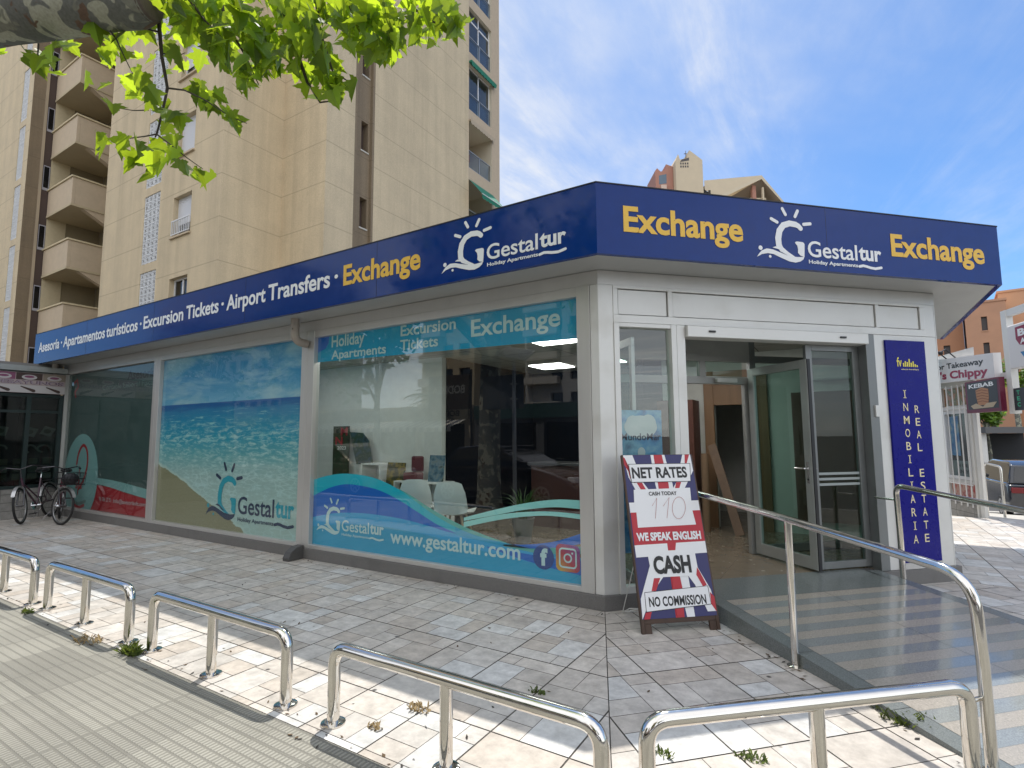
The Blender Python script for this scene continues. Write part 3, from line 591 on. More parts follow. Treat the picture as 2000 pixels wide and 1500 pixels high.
def window_one():
    mb = MB(); window_frame(mb, -12.13, -8.205, .133, 2.975, .10, .05); w = mb.build('window', ALU, shop, bevel=.004, label='wide window with dark film, pale oval emblem and red band')
    X0, X1, Z0, Z1 = -12.03, -8.305, .183, 2.9
    glaze(w, X0, X1, Z0, Z1, GLASSP)
    y = GY+.008; mb = MB(); mb.quad((X0, y, Z0), (X1, y, Z0), (X1, y, Z1), (X0, y, Z1), 0)
    ar = smooth([(-10.7, .80), (-10.0, .79), (-9.2, .74), (-8.305, .66)]); ar2 = smooth([(-10.7, .70), (-10.0, .66), (-9.2, .58), (-8.305, .50)]); between(mb, ar, ar2, y-.001, 1)
    between(mb, smooth([(-10.8, .66), (-10.0, .655), (-9.2, .575), (-8.305, .495)]), [(-10.8, .19), (-8.305, .19)], y-.001, 2)
    ov = [(-11.15+.78*math.cos(2*math.pi*k/40), .79+.86*math.sin(2*math.pi*k/40)) for k in range(40)]; mb.poly([(max(X0, a), max(Z0, b)) for a, b in ov], y-.0018, 1)
    mb.stroke(smooth([(-11.36, 1.02), (-11.30, 1.26), (-11.12, 1.42), (-10.93, 1.33), (-10.86, 1.08), (-10.95, .80), (-11.10, .62), (-11.2, .55)]), [.02]+[.06]*36+[.05]*6, y-.003, 2)
    mb.stroke([(-11.2, 1.0), (-11.22, .45)], .035, y-.003, 2); mb.text('sfc', -11.34, -11.04, .56, .17, y-.004, 2, .02)
    mb.stroke(smooth([(-11.5, .34), (-11.2, .27), (-10.85, .33)]), [.01]+[.06]*12, y-.003, 4); mb.stroke(smooth([(-11.45, .26), (-11.15, .20), (-10.9, .25)]), [.02]+[.06]*12, y-.003, 2)
    mb.text('Asesoría', -9.41, -8.37, 2.64, .17, y-.003, 3, .025); mb.text('Contable Laboral Fiscal', -10.42, -8.40, 2.50, .10, y-.003, 4, .01)
    mb.stroke([(-11.75, 2.72), (-11.62, 2.78), (-11.55, 2.62), (-11.7, 2.52), (-11.64, 2.42)], .05, y-.003, 2)
    mb.text('96 586 27 01', -10.25, -9.75, .375, .075, y-.003, 5, .015); mb.text('info@asesoriasfc.com', -9.66, -8.42, .375, .07, y-.003, 5, .015)
    mb.build('window_graphic', [mat('dark_film', (.045, .078, .075), .4, var=.1, vscale=1.5), mat('mint_vinyl', (.17, .33, .33), .4), mat('crimson_vinyl', (.30, .012, .02), .4), BLACK, mat('grey_green_ink', (.10, .17, .165), .4), mat('pale_ink', (.38, .32, .33), .4)], w)
window_one()

def corner_and_pipes():
    mb = MB(); band(mb, [(-.083, 0), (0, 0), (.106, .106)], .0, -.09, .133, 2.974); mb.build('corner_post', ALUW, shop, bevel=.003)
    def elbow(x, name='drain_pipe'):
        m = MB(); pts = [(x-.03, -.20, ZS+.003), (x-.03, -.20, 2.98)]+[tuple(v) for v in bend((x-.03, -.20, 2.98), (x, -.02, 2.80), .12, (x-.03, -.20, 2.81), 6)]+[(x, -.03, 2.80)]
        m.tube(pts, .055, 0, 16); m.tube([(x-.03, -.2, 3.03), (x-.03, -.2, 3.0)], .060, 0, 16); m.box(x-.005, x+.005, -.262, -.255, 2.96, 2.975, 1)
        m.build(name, [mat('weathered_pvc', (.33, .29, .25), .45, .1, var=.12, vscale=6), BLACK], shop, smooth=True)
    elbow(-4.16); elbow(-12.02)
    m = MB(); prof = [(-.24, 0), (-.02, 0), (-.02, .17), (-.12, .16), (-.2, .11), (-.24, .04)]
    m.prism([(a, b) for a, b in prof], -.06, .06, 0, Matrix.Translation((-4.17, 0, 0)) @ Matrix(((0, 0, 1, 0), (1, 0, 0, 0), (0, 1, 0, 0), (0, 0, 0, 1))))
    m.build('drain_shoe', mat('dark_granite', (.075, .072, .07), .55, var=.2, vscale=90), shop, bevel=.006)
corner_and_pipes()

# ---- entrance face ----------------------------------------------------------
def entrance():
    M = M2
    # transom: frame with three blank panels
    mb = MB(M); z0, z1 = 2.615, 2.974
    mb.box(.15, 3.86, -.004, .08, z1-.03, z1); mb.box(.15, 3.86, -.004, .08, z0, z0+.075); mb.box(.15, .20, -.004, .08, z0+.075, z1-.03); mb.box(.725, .775, -.004, .08, z0+.075, z1-.03); mb.box(3.20, 3.245, -.004, .08, z0+.075, z1-.03); mb.box(3.80, 3.86, -.004, .08, z0+.075, z1-.03)
    tr = mb.build('transom', ALUW, shop, bevel=.003)
    for a, b in ((.20, .725), (.775, 3.20), (3.245, 3.80)):
        mb = MB(M); mb.box(a+.008, b-.008, .012, .06, z0+.083, z1-.038); mb.build('transom_panel', ALUW, tr, bevel=.003)
    # sidelite
    mb = MB(M); window_frame(mb, .15, .80, .133, 2.613, .055, .06, M=None); sl = mb.build('sidelite', ALUW, shop, bevel=.003, label='narrow fixed window beside the door'); glaze(sl, .205, .745, .19, 2.575, GLASS, M)
    mb = MB(M); mb.box(.802, .893, -.010, .12, .133, 2.613); mb.build('door_post', ALUW, shop, bevel=.003)
    # automatic door header with two small sensors
    mb = MB(M); mb.box(.895, 3.03, -.055, .10, 2.495, 2.605); hd = mb.build('door_header', ALUW, shop, bevel=.006)
    for s in (1.16, 2.70):
        mb = MB(M); mb.box(s-.035, s+.035, -.068, -.054, 2.545, 2.562); mb.build('sensor', BLACK, hd)
    mb = MB(M); mb.box(3.032, 3.145, -.012, .16, .152, 2.613); jb = mb.build('door_post', ALUD, shop, bevel=.004)
    mb = MB(M); mb.box(3.085, 3.125, -.03, -.011, 1.73, 1.85); mb.build('lock_box', ALUW, jb, bevel=.003)
    mb = MB(M); mb.box(3.147, 4.0, .0, .1, .152, 2.613); mb.box(3.86, 4.0, .0, .1, 2.615, 2.974); mb.build('wall_cladding', ALUW, shop, bevel=.003)
    mb = MB(); band(mb, [(2.831, 2.831), (2.84, 2.84), (2.84, 6)], -.001, -.10, .0, 2.974); mb.build('wall_cladding', ALUW, shop)
    # sliding leaves, parked open behind the fixed side
    def leaf(a, b, y, name, parent=shop):
        m = MB(M); z0, z1 = .185, 2.49; m.box(a, a+.075, y, y+.04, z0, z1); m.box(b-.075, b, y, y+.04, z0, z1); m.box(a+.075, b-.075, y, y+.04, z0, z0+.07); m.box(a+.075, b-.075, y, y+.04, z1-.06, z1)
        o = m.build(name, ALUD, parent, bevel=.003); glaze(o, a+.07, b-.07, z0+.06, z1-.05, GLASSD, M, y+.02); return o
    d = leaf(2.36, 3.03, .09, 'sliding_door')
    mb = MB(M); 
    for k in range(3): mb.quad((2.43, .104, 1.13-.055*k), (2.96, .104, 1.13-.055*k), (2.96, .104, 1.155-.055*k), (2.43, .104, 1.155-.055*k))
    mb.build('glass_stripe', mat('etched_stripe', (.30, .34, .34), .5), d)
    # inner partition of the lobby
    YI = .95; mb = MB(M)
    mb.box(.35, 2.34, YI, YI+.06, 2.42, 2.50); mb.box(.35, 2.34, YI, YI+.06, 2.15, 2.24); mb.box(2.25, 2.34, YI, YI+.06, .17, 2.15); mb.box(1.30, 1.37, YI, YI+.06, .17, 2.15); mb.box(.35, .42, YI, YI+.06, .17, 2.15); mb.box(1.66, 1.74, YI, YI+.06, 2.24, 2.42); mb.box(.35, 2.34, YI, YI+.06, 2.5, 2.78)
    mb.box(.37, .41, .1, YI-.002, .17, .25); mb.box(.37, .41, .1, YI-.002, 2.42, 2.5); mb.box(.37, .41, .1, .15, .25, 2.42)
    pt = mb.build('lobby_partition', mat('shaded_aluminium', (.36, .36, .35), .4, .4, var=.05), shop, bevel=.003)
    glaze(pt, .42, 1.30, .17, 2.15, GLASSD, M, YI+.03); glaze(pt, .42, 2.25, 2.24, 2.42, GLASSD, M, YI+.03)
    mb = MB(M); mb.quad((.385, .17, .25), (.385, YI, .25), (.385, YI, 2.42), (.385, .17, 2.42)); mb.build('glass', GLASSD, pt)
    mb = MB(M); mb.box(2.34, 2.42, YI, YI+.06, .17, 2.78); mb.box(2.42, 4.0, YI, YI+.06, 2.42, 2.5); mb.box(2.42, 4.0, YI, YI+.06, .17, .26); mb.build('lobby_partition', ALUD, shop, bevel=.003)
    glaze(shop, 2.42, 3.9, .26, 2.42, GLASSD, M, YI+.03, name='glass')
    # glass door swung out towards the street, hinged on the partition
    D = M @ Matrix.Translation((2.30, YI-.03, 0)) @ Matrix.Rotation(R(-88), 4, 'Z')
    m = MB(D); w = .88; z0, z1 = .19, 2.33
    m.box(0, .085, -.02, .025, z0, z1); m.box(w-.095, w, -.02, .025, z0, z1); m.box(.085, w-.095, -.02, .025, z0, z0+.12); m.box(.085, w-.095, -.02, .025, z1-.09, z1)
    dr = m.build('door', mat('door_aluminium', (.42, .43, .42), .35, .5, var=.05), shop, bevel=.004, label='glazed door standing wide open'); glaze(dr, .08, w-.09, z0+.11, z1-.08, GLASSD, D, .0)
    m = MB(D); m.box(w-.001, w+.012, -.016, .02, z0, z1); m.build('door_seal', BLACK, dr)
    m = MB(D)
    for sy in (-.022, .027):
        t = -1 if sy < 0 else 1; m.box(w-.065, w-.035, min(sy, sy+t*.008), max(sy, sy+t*.008), 1.05, 1.27); m.tube([(w-.05, sy, 1.2), (w-.05, sy+t*.05, 1.2), (w-.17, sy+t*.055, 1.2)], .009, 0, 8); m.disc(w-.05, 1.09, .012, sy+t*.009, 1, 10)
    m.build('door_handle', [CHROME, BLACK], dr, smooth=True)
    m = MB(M); m.box(1.85, 2.12, YI-.06, YI-.003, 2.165, 2.215); m.build('door_closer', ALUW, shop, bevel=.006)
entrance()

def grid_mat(name, col, lcol, per, wid, axes=(0, 1), off=(0, 0), rough=.7, var=.1, vscale=6, metal=0., amount=.8, spk=0., stain=None, streak=0.):
    "plain surface crossed by joint lines; per = spacing along the two axes (0 = none)"
    m = mat(name, col, rough, metal, var=var, vscale=vscale, stain=stain); nt = m.node_tree; N = nt.nodes; L = nt.links; p = N['Principled BSDF']
    src = p.inputs['Base Color'].links[0].from_socket; tc = N.new('ShaderNodeTexCoord'); sp = N.new('ShaderNodeSeparateXYZ'); L.new(tc.outputs['Object'], sp.inputs[0]); prev = None
    def mth(op, a, b=0.):
        q = N.new('ShaderNodeMath'); q.operation = op
        for i, v in enumerate((a, b)):
            if isinstance(v, (int, float)): q.inputs[i].default_value = v
            else: L.new(v, q.inputs[i])
        return q.outputs[0]
    for ax, pr, of in zip(axes, per, off):
        if not pr: continue
        d = mth('ABSOLUTE', mth('SUBTRACT', mth('FRACT', mth('DIVIDE', mth('SUBTRACT', sp.outputs[ax], of), pr)), .5)); l = mth('GREATER_THAN', d, .5-wid/pr/2); prev = l if prev is None else mth('MAXIMUM', prev, l)
    if spk:
        n = N.new('ShaderNodeTexNoise'); n.inputs['Scale'].default_value = spk; n.inputs['Detail'].default_value = 3; n.inputs['Roughness'].default_value = .8; L.new(tc.outputs['Object'], n.inputs['Vector'])
        r = N.new('ShaderNodeMapRange'); r.inputs[1].default_value = .3; r.inputs[2].default_value = .7; r.inputs[3].default_value = .8; r.inputs[4].default_value = 1.2; L.new(n.outputs[0], r.inputs[0])
        x = N.new('ShaderNodeVectorMath'); x.operation = 'SCALE'; L.new(src, x.inputs[0]); L.new(r.outputs[0], x.inputs['Scale']); src = x.outputs[0]
    if streak:
        mp = N.new('ShaderNodeMapping'); mp.inputs['Scale'].default_value = (2.4, 2.4, .10); L.new(tc.outputs['Object'], mp.inputs[0]); n = N.new('ShaderNodeTexNoise'); n.inputs['Scale'].default_value = 1.; n.inputs['Detail'].default_value = 7; n.inputs['Roughness'].default_value = .65; L.new(mp.outputs[0], n.inputs['Vector'])
        r = N.new('ShaderNodeMapRange'); r.inputs[1].default_value = .42; r.inputs[2].default_value = .70; r.inputs[3].default_value = 1.; r.inputs[4].default_value = 1-streak; L.new(n.outputs[0], r.inputs[0])
        x = N.new('ShaderNodeVectorMath'); x.operation = 'SCALE'; L.new(src, x.inputs[0]); L.new(r.outputs[0], x.inputs['Scale']); src = x.outputs[0]
    mx = N.new('ShaderNodeMixRGB'); L.new(mth('MULTIPLY', prev, amount), mx.inputs[0]); L.new(src, mx.inputs[1]); mx.inputs[2].default_value = (*lcol, 1); L.new(mx.outputs[0], p.inputs['Base Color'])
    return m

# ---- inside the shop ----------------------------------------------------------
PLASTER = mat('plaster_white', (.62, .63, .60), .8, var=.05); WOODB = mat('brown_veneer', (.13, .06, .032), .5, var=.2, vscale=4, stretch=(1, 1, .15)); WOODL = mat('oak_frame', (.22, .125, .065), .5, var=.2, vscale=6, stretch=(1, 1, .12)); WHITEP = mat('white_plastic', (.72, .72, .70), .4)
def picture_mat(name, cols, scale=9., rough=.35):
    "printed picture: soft coloured blotches"
    m = bpy.data.materials.new(name); m.use_nodes = True; nt = m.node_tree; N = nt.nodes; L = nt.links; tc = N.new('ShaderNodeTexCoord'); n = N.new('ShaderNodeTexNoise'); n.inputs['Scale'].default_value = scale; n.inputs['Detail'].default_value = 5; L.new(tc.outputs['Object'], n.inputs['Vector'])
    r = N.new('ShaderNodeValToRGB'); L.new(n.outputs[0], r.inputs[0]); E_ = r.color_ramp.elements; k = len(cols)
    E_[0].position = .32; E_[0].color = (*cols[0], 1); E_[1].position = .68; E_[1].color = (*cols[-1], 1)
    for i in range(1, k-1): e = E_.new(.32+.36*i/(k-1)); e.color = (*cols[i], 1)
    p = N['Principled BSDF']; L.new(r.outputs[0], p.inputs['Base Color']); p.inputs['Roughness'].default_value = rough; return m
def interior():
    INS = [(-12.06, .09), (-.04, .09), (2.76, 2.88), (2.72, 5.9), (-12.06, 5.9)]
    mb = MB(); mb.prism(INS, .10, .165); mb.build('floor', grid_mat('cream_floor_tile', (.19, .155, .115), (.10, .08, .065), (.6, .6), .006, rough=.22), shop)
    mb = MB(); mb.prism(INS, 2.78, 2.82); mb.build('ceiling', grid_mat('ceiling_tile', (.46, .46, .43), (.10, .10, .10), (1.2, .6), .02, off=(.1, .2), rough=.85), shop)
    mb = MB(); mb.box(-7.6, -3.33, 1.8, 1.9, .165, 2.78); mb.box(-7.7, -7.6, .12, 1.9, .165, 2.78); mb.build('inner_wall', PLASTER, shop); mb = MB(); mb.box(-.62, 2.72, 4.0, 4.1, 2.05, 2.78); mb.box(-.62, .24, 4.0, 4.1, .165, 2.05); mb.box(.86, 2.72, 4.0, 4.1, .165, 2.05)
    mb.build('inner_wall', PLASTER, shop)
    mb = MB(); mb.box(-3.3, -.62, 4.6, 4.7, .165, 2.78); mb.box(-3.36, -3.30, 1.9, 4.6, .165, 2.78); mb.box(-.62, -.55, 3.0, 4.6, .165, 2.78); mb.build('inner_wall', mat('unlit_depth_navy', (.003, .0045, .009), .8, var=.2, spec=.1), shop)  # added near-black walls; their colour stands in for the unlit office depth
    for i, (x0, x1, y0, y1) in enumerate(((-5.9, -5.3, .22, .78), (-4.3, -3.7, .22, .78), (-2.7, -2.1, 3.4, 4.0), (-1.5, -.9, 1.1, 1.7), (-1.7, -1.1, 3.3, 3.9), (-.42, .18, 2.1, 2.7), (.3, .9, 2.2, 2.8))):  # front pair and last pair are added to brighten the inner walls
        mb = MB(); mb.box(x0, x1, y0, y1, 2.765, 2.779); mb.build('ceiling_or_fill_light', mat('lit_panel', (.8, .8, .8), .5, emit=(1, .98, .93), estr=4.5), shop)
    # oak doorway and wall panel seen through the entrance
    mb = MB(); mb.box(.10, .24, 3.93, 4.0, .165, 2.52); mb.box(.86, .99, 3.93, 4.0, .165, 2.52); mb.box(.24, .86, 3.94, 4.0, 2.0, 2.52); mb.build('doorway_frame', WOODL, shop, bevel=.004)
    mb = MB(); mb.box(1.30, 2.5, 3.90, 3.995, .36, 2.14); mb.build('wall_panel', mat('dark_veneer', (.10, .05, .034), .4, var=.2, vscale=3, stretch=(1, 1, .2)), shop)
    mb = MB(); mb.box(1.55, 2.15, 3.80, 3.995, 2.30, 2.55); mb.box(1.58, 2.12, 3.795, 3.8, 2.31, 2.33); mb.build('air_conditioner', WHITEP, shop, bevel=.02)
    mb = MB(); mb.box(-.52, .02, 3.55, 3.98, .165, 2.08); o = mb.build('tall_cupboard', mat('red_brown_veneer', (.10, .035, .024), .5, var=.15), bevel=.006); tag(o, 'tall red-brown cupboard standing inside the shop beside the oak doorway', 'cupboard')
    mb = MB(); mb.tube([(.15, 3.55, .166), (.15, 3.6, 1.28)], .055, 0, 16); o = mb.build('cardboard_tube', mat('cardboard', (.22, .14, .085), .8), smooth=True); tag(o, 'upright cardboard tube leaning by the oak doorway inside', 'tube')
    mb = MB(); mb.box(-.06, .06, -.015, .015, 0, 1.32, 0, Matrix.Translation((.62, 3.4, .17)) @ Matrix.Rotation(R(-17), 4, 'Y') @ Matrix.Rotation(R(-12), 4, 'X')); o = mb.build('plank', mat('raw_wood', (.17, .11, .075), .7, var=.2)); tag(o, 'bare wooden plank leaning across the dark doorway inside', 'plank')
    # counter and plant in the dark office
    c = thing('service_counter', 'dark reddish counter at the back of the office behind the clear window', 'counter', (-1.6, 2.9, .165))
    mb = MB(); mb.box(-2.3, -.8, 2.75, 2.8, .165, 1.1); mb.box(-.85, -.8, 2.8, 3.3, .165, 1.1); mb.box(-2.3, -2.25, 2.8, 3.3, .165, 1.1); mb.build('front_panel', mat('oxblood_panel', (.06, .018, .014), .4), c)
    mb = MB(); mb.box(-2.35, -.75, 2.7, 3.35, 1.101, 1.14); mb.build('counter_top', mat('dark_laminate', (.03, .03, .032), .3), c, bevel=.005)
    pl = thing('potted_plant', 'grassy green pot plant standing behind the clear window', 'plant', (-1.75, 1.55, .165)); mb = MB(); mb.lathe([(.10, 0), (.15, .3), (.16, .32), (.14, .32), (.13, .28)], (-1.75, 1.55, .165), 0, 18); mb.build('pot', mat('grey_pot', (.16, .16, .16), .5), pl, smooth=True)
    rng = random.Random(5); mb = MB()
    for i in range(70):
        a = rng.uniform(0, 6.28); l = rng.uniform(.35, .7); o_ = rng.uniform(.08, .42); b = Vector((-1.75+.05*math.cos(a), 1.55+.05*math.sin(a), .46)); d = Vector((math.cos(a), math.sin(a), 0)); s = Vector((-d.y, d.x, 0))*.009
        q = [b+d*o_*t*t*1.2+Vector((0, 0, l*(t-.35*t*t*(1.6 if o_ > .25 else 1)))) for t in (0, .35, .7, 1)]
        for u, v, w0, w1 in zip(q, q[1:], (1, 1, .7), (1, .7, .05)): mb.quad(u-s*w0, u+s*w0, v+s*w1, v-s*w1)
    mb.build('leaves', leafmat('grass_leaf', (.03, .08, .02), (.06, .14, .02), .3), pl)
    # white shell chairs
    ch = thing('shell_chair', 'white plastic shell chair at the clear window, standing nearer the corner post', 'chair', (-2.32, .85, .165), 'white shell chairs inside'); mb = MB()
    nu, nv = 10, 12; vs = []
    for j in range(nv+1):
        t = j/nv
        if t < .5: y = -.22+.44*t*2; z = .44-.03*math.sin(t*2*math.pi); w = .21+.02*math.sin(t*2*math.pi)
        else: q = (t-.5)*2; y = .22+.10*q+.02*math.sin(q*3); z = .44+.40*q; w = .215-.055*q**3
        for i in range(nu+1):
            u = -1+2*i/nu; vs.append((w*u, y-(.05*u*u if t > .5 else 0), z+(.035*u*u if t <= .5 else 0)-(.03*u**4 if t > .9 else 0)))
    th = [(x, y+.008, z-.008) for x, y, z in vs]; n = (nu+1); f = []
    for j in range(nv):
        for i in range(nu): a = j*n+i; f.append((a, a+1, a+n+1, a+n)); b = a+len(vs); f.append((b, b+n, b+n+1, b+1))
    T = Matrix.Translation((-2.32, .85, .165)) @ Matrix.Rotation(R(200), 4, 'Z'); mb.add(vs+th, f, 0, T); mb.build('seat_shell', mat('white_shell', (.70, .72, .70), .35), ch, smooth=True)
    for sx in (-1, 1):
        for sy in (-1, 1):
            mb = MB(T); mb.tube([(sx*.10, sy*.10, .41), (sx*.21, sy*.21, .0)], .014, 0, 8); mb.build('leg', mat('beech', (.42, .30, .18), .5), ch, smooth=True)
    c2 = dup(ch); c2.location = (-3.02, .92, .165); c2.rotation_euler = (0, 0, R(14)); c2['label'] = 'white plastic shell chair half hidden by the blue wave, standing nearer the shelves'
    # white cube shelves with brochures
    def shelf(name, x0, x1, y0, y1, zt, cells, label, g):
        s = thing(name, label, 'shelf', ((x0+x1)/2, (y0+y1)/2, .165), g); mb = MB(); t = .022; mb.box(x0, x1, y0, y1, zt-t, zt); mb.box(x0, x1, y0, y1, .165, .165+t); mb.build('board', WHITEP, s, bevel=.002)
        mb = MB()
        for k in range(cells+1): x = x0+(x1-x0-t)*k/cells; mb.box(x, x+t, y0+.001, y1-.001, .165+t, zt-t)
        mb.box(x0+t, x1-t, y1-.02, y1-.002, .165+t, zt-t); mb.box(x0+t, x1-t, y0+.002, y1-.02, .60, .615); mb.build('upright', WHITEP, s, bevel=.002); return s
    shelf('cube_shelf', -4.62, -4.20, 1.38, 1.72, 1.14, 1, 'tall white cube shelf under the brochure rack behind the window', 'white cube shelves'); shelf('cube_shelf', -3.85, -2.98, 1.32, 1.68, .90, 2, 'low white cube shelf carrying a red chair model and bird brochure', 'white cube shelves')
    def board(name, x0, x1, y, z0, z1, m, label, cat, lean=.05, extra=None):
        o = thing(name, label, cat, ((x0+x1)/2, y, z0)); mb = MB(); mb.add([(x0, y, z0), (x1, y, z0), (x1, y+lean, z1), (x0, y+lean, z1), (x0, y+.012, z0), (x1, y+.012, z0), (x1, y+.012+lean, z1), (x0, y+.012+lean, z1)], [(0, 1, 2, 3), (5, 4, 7, 6), (0, 4, 5, 1), (3, 2, 6, 7), (0, 3, 7, 4), (1, 5, 6, 2)]); mb.build('printed_board', m, o)
        if extra: extra(o, y)
        return o
    def red_letters(o, y): m = MB(); m.text('M', -5.47, -5.30, 1.58, .14, y-.002, 0, .03); m.text('N', -5.60, -5.42, 1.42, .14, y-.002, 0, .03); m.text('2023', -5.55, -5.33, 1.34, .06, y-.002, 1, .03); m.build('lettering', [mat('poster_red', (.35, .03, .04), .4), mat('poster_white', (.55, .55, .5), .4)], o)
    board('display_poster', -5.66, -5.26, 1.70, .70, 1.74, picture_mat('forest_print', [(.01, .02, .01), (.04, .045, .025), (.02, .05, .02), (.10, .09, .06)]), 'dark narrow poster with red letters against the white partition', 'poster', 0, red_letters)
    o = thing('brochure_rack', 'curved brochure rack with bluish picture on the white partition', 'rack', (-4.95, 1.72, .9)); mb = MB(); mb.poly([(-5.22, 1.64), (-4.92, 1.62), (-4.78, 1.5), (-4.68, 1.12), (-5.05, 1.10)], 1.70, 0, .02); mb.build('printed_board', picture_mat('aqua_print', [(.02, .03, .03), (.05, .09, .11), (.03, .06, .03), (.14, .15, .14)], 7), o); mb = MB(); mb.prism([(-5.0, 1.70), (-4.75, 1.70), (-4.75, 1.79), (-5.0, 1.79)], .9, 1.11); mb.build('bracket', WHITEP, o)
    board('brochure_stand', -4.12, -3.75, 1.42, .75, 1.16, picture_mat('sunflower_print', [(.02, .03, .015), (.05, .05, .02), (.22, .16, .02), (.06, .03, .03)], 8), 'brochure stand with dark and yellow flower print between the shelves', 'stand')
    r_ = thing('miniature_chair', 'small dark red toy armchair standing on the low white shelf', 'toy chair', (-3.62, 1.5, .9)); mb = MB(); mb.box(-3.74, -3.50, 1.40, 1.6, .901, 1.02); mb.build('seat', mat('wine_red', (.10, .012, .022), .6), r_, bevel=.02); mb = MB(); mb.box(-3.73, -3.51, 1.56, 1.62, 1.021, 1.26); mb.build('backrest', MATS['wine_red'], r_, bevel=.025)
    board('brochure_stand', -3.30, -3.02, 1.45, .90, 1.28, picture_mat('bird_print', [(.02, .05, .08), (.10, .18, .24), (.20, .24, .26), (.03, .05, .03)], 12), 'pale blue brochure stand with bird picture at the end of the low shelf', 'stand')
    o = thing('attraction_poster', 'blue marine park poster standing behind the narrow window beside the door', 'poster', tuple(w2(.44, .08, .47))); mb = MB(M2); mb.box(.22, .66, .08, .092, .47, 1.79); mb.build('printed_board', picture_mat('sea_print', [(.03, .10, .24), (.06, .22, .42), (.16, .34, .46), (.05, .13, .22)], 6), o)
    mb = MB(M2); mb.disc(.44, 1.63, .17, .078, 0, 24, rz=.11); mb.disc(.36, 1.67, .07, .0775, 0, 16); mb.disc(.52, 1.67, .08, .0775, 0, 16); mb.disc(.44, 1.39, .04, .0775, 0, 12, rz=.05); mb.disc(.47, 1.29, .085, .0775, 2, 16, rz=.06); mb.text('MundoMar', .235, .645, 1.505, .065, .077, 1, .01); mb.build('lettering', [mat('cloud_ink', (.42, .47, .48), .4), mat('deep_navy_ink', (.006, .012, .05), .4), mat('sand_ink', (.32, .32, .24), .4)], o)
interior()

# ---- vertical estate-agent sign ----------------------------------------------
def agent_sign():
    o = thing('vertical_sign', 'tall royal blue panel with two columns of cream capitals beside the entrance', 'sign', tuple(w2(3.54, -.01, .27)))
    mb = MB(M2); mb.box(3.28, 3.81, -.022, -.001, .22, 2.555); mb.build('panel', mat('royal_blue_sign', (.004, .004, .19), .3, var=.03, spec=.2), o, bevel=.002)
    mb = MB(M2); mb.box(3.275, 3.815, -.024, -.001, .155, .218); mb.build('bottom_strip', ALU, o)
    CREAM = mat('cream_letters', (.74, .66, .42), .45); mb = MB(M2); y = -.0245
    for i, ch in enumerate('INMOBILIARIA'):
        z = 1.93-i*.138; w = .022 if ch == 'I' else .075 if ch == 'M' else .062
        if ch == 'I': mb.box(3.476, 3.488, y-.001, y, z, z+.085); mb.box(3.463, 3.501, y-.001, y, z, z+.008); mb.box(3.463, 3.501, y-.001, y, z+.077, z+.085)
        else: mb.text(ch, 3.482-w/2, 3.482+w/2, z, .085, y, 0, .004)
    mb.build('lettering', [CREAM], o); mb = MB(M2)
    for i, ch in enumerate('REAL ESTATE'):
        if ch != ' ': mb.text(ch, 3.63-.03, 3.63+.03, 1.77-i*.135, .083, y, 0, .004)
    mb.build('lettering', [CREAM], o); mb = MB(M2)
    mb.text('fv', 3.41, 3.475, 2.27, .10, y, 1, .02)
    for k, (h, t) in enumerate(((.04, 1), (.06, 1), (.05, 1), (.085, 1), (.045, 1), (.06, 1), (.03, 1), (.02, 1))): mb.box(3.49+k*.026, 3.507+k*.026, y-.001, y, 2.27, 2.27+h, 1)
    mb.text('valencia inmobiliaria', 3.46, 3.70, 2.235, .014, y, 0, .02); mb.build('emblem', [CREAM, mat('lemon_letters', (.75, .66, .10), .45)], o)
agent_sign()

# ---- handrails ----------------------------------------------------------------
def handrails():
    P = lambda s, d, z: w2(s, -d, z); r = .0255
    h = thing('ramp_handrail', 'polished steel handrail running down the near edge of the ramp behind the sandwich board', 'handrail', tuple(P(.78, 1.38, 0)), 'ramp handrails'); s = .78
    rail = [P(s, .12, 1.045), P(s, .40, 1.028), P(s, 1.34, .972), P(s, 2.02, .918)]+bend(P(s, 2.02, .918), P(s, 2.57, .5), .17, P(s, 2.565, .875), 8)+[P(s, 2.575, .5), P(s, 2.575, .005)]
    mb = MB(); mb.tube(rail, r, 0, 16); mb.build('rail', STEEL, h, smooth=True)
    mb = MB(); mb.tube([P(s, 1.38, .005), P(s, 1.38, .955)], r*.92, 0, 16); mb.build('post', STEEL, h, smooth=True)
    mb = MB(); mb.tube([P(s, .12, 1.045), P(s, .0, 1.045)], .012, 0, 10); mb.build('wall_bracket', STEEL, h, smooth=True)
    for d in (1.38, 2.575):
        mb = MB(); mb.lathe([(.055, 0), (.055, .006), (.03, .014)], tuple(P(s, d, 0.001)), 0, 20); mb.build('base_flange', STEEL, h, smooth=True)
    s = 3.0; h = thing('ramp_handrail', 'polished steel handrail in front of the royal blue vertical sign', 'handrail', tuple(P(s, .26, .15)), 'ramp handrails')
    rail = [P(s, .27, .154)]+[P(s, .27, .6)]+bend(P(s, .27, .6), P(s, 1.3, .93), .09, P(s, .26, 1.045), 6)+[P(s, 1.335, .935), P(s, 2.3, .85)]+bend(P(s, 2.3, .85), P(s, 2.62, .4), .15, P(s, 2.6, .83), 6)+[P(s, 2.6, .004)]
    mb = MB(); mb.tube(rail, r, 0, 16); mb.build('rail', STEEL, h, smooth=True)
    mb = MB(); mb.tube([P(s, .27, .9), P(s+.0, .02, .9)], .011, 0, 10); mb.build('wall_bracket', STEEL, h, smooth=True)
handrails()

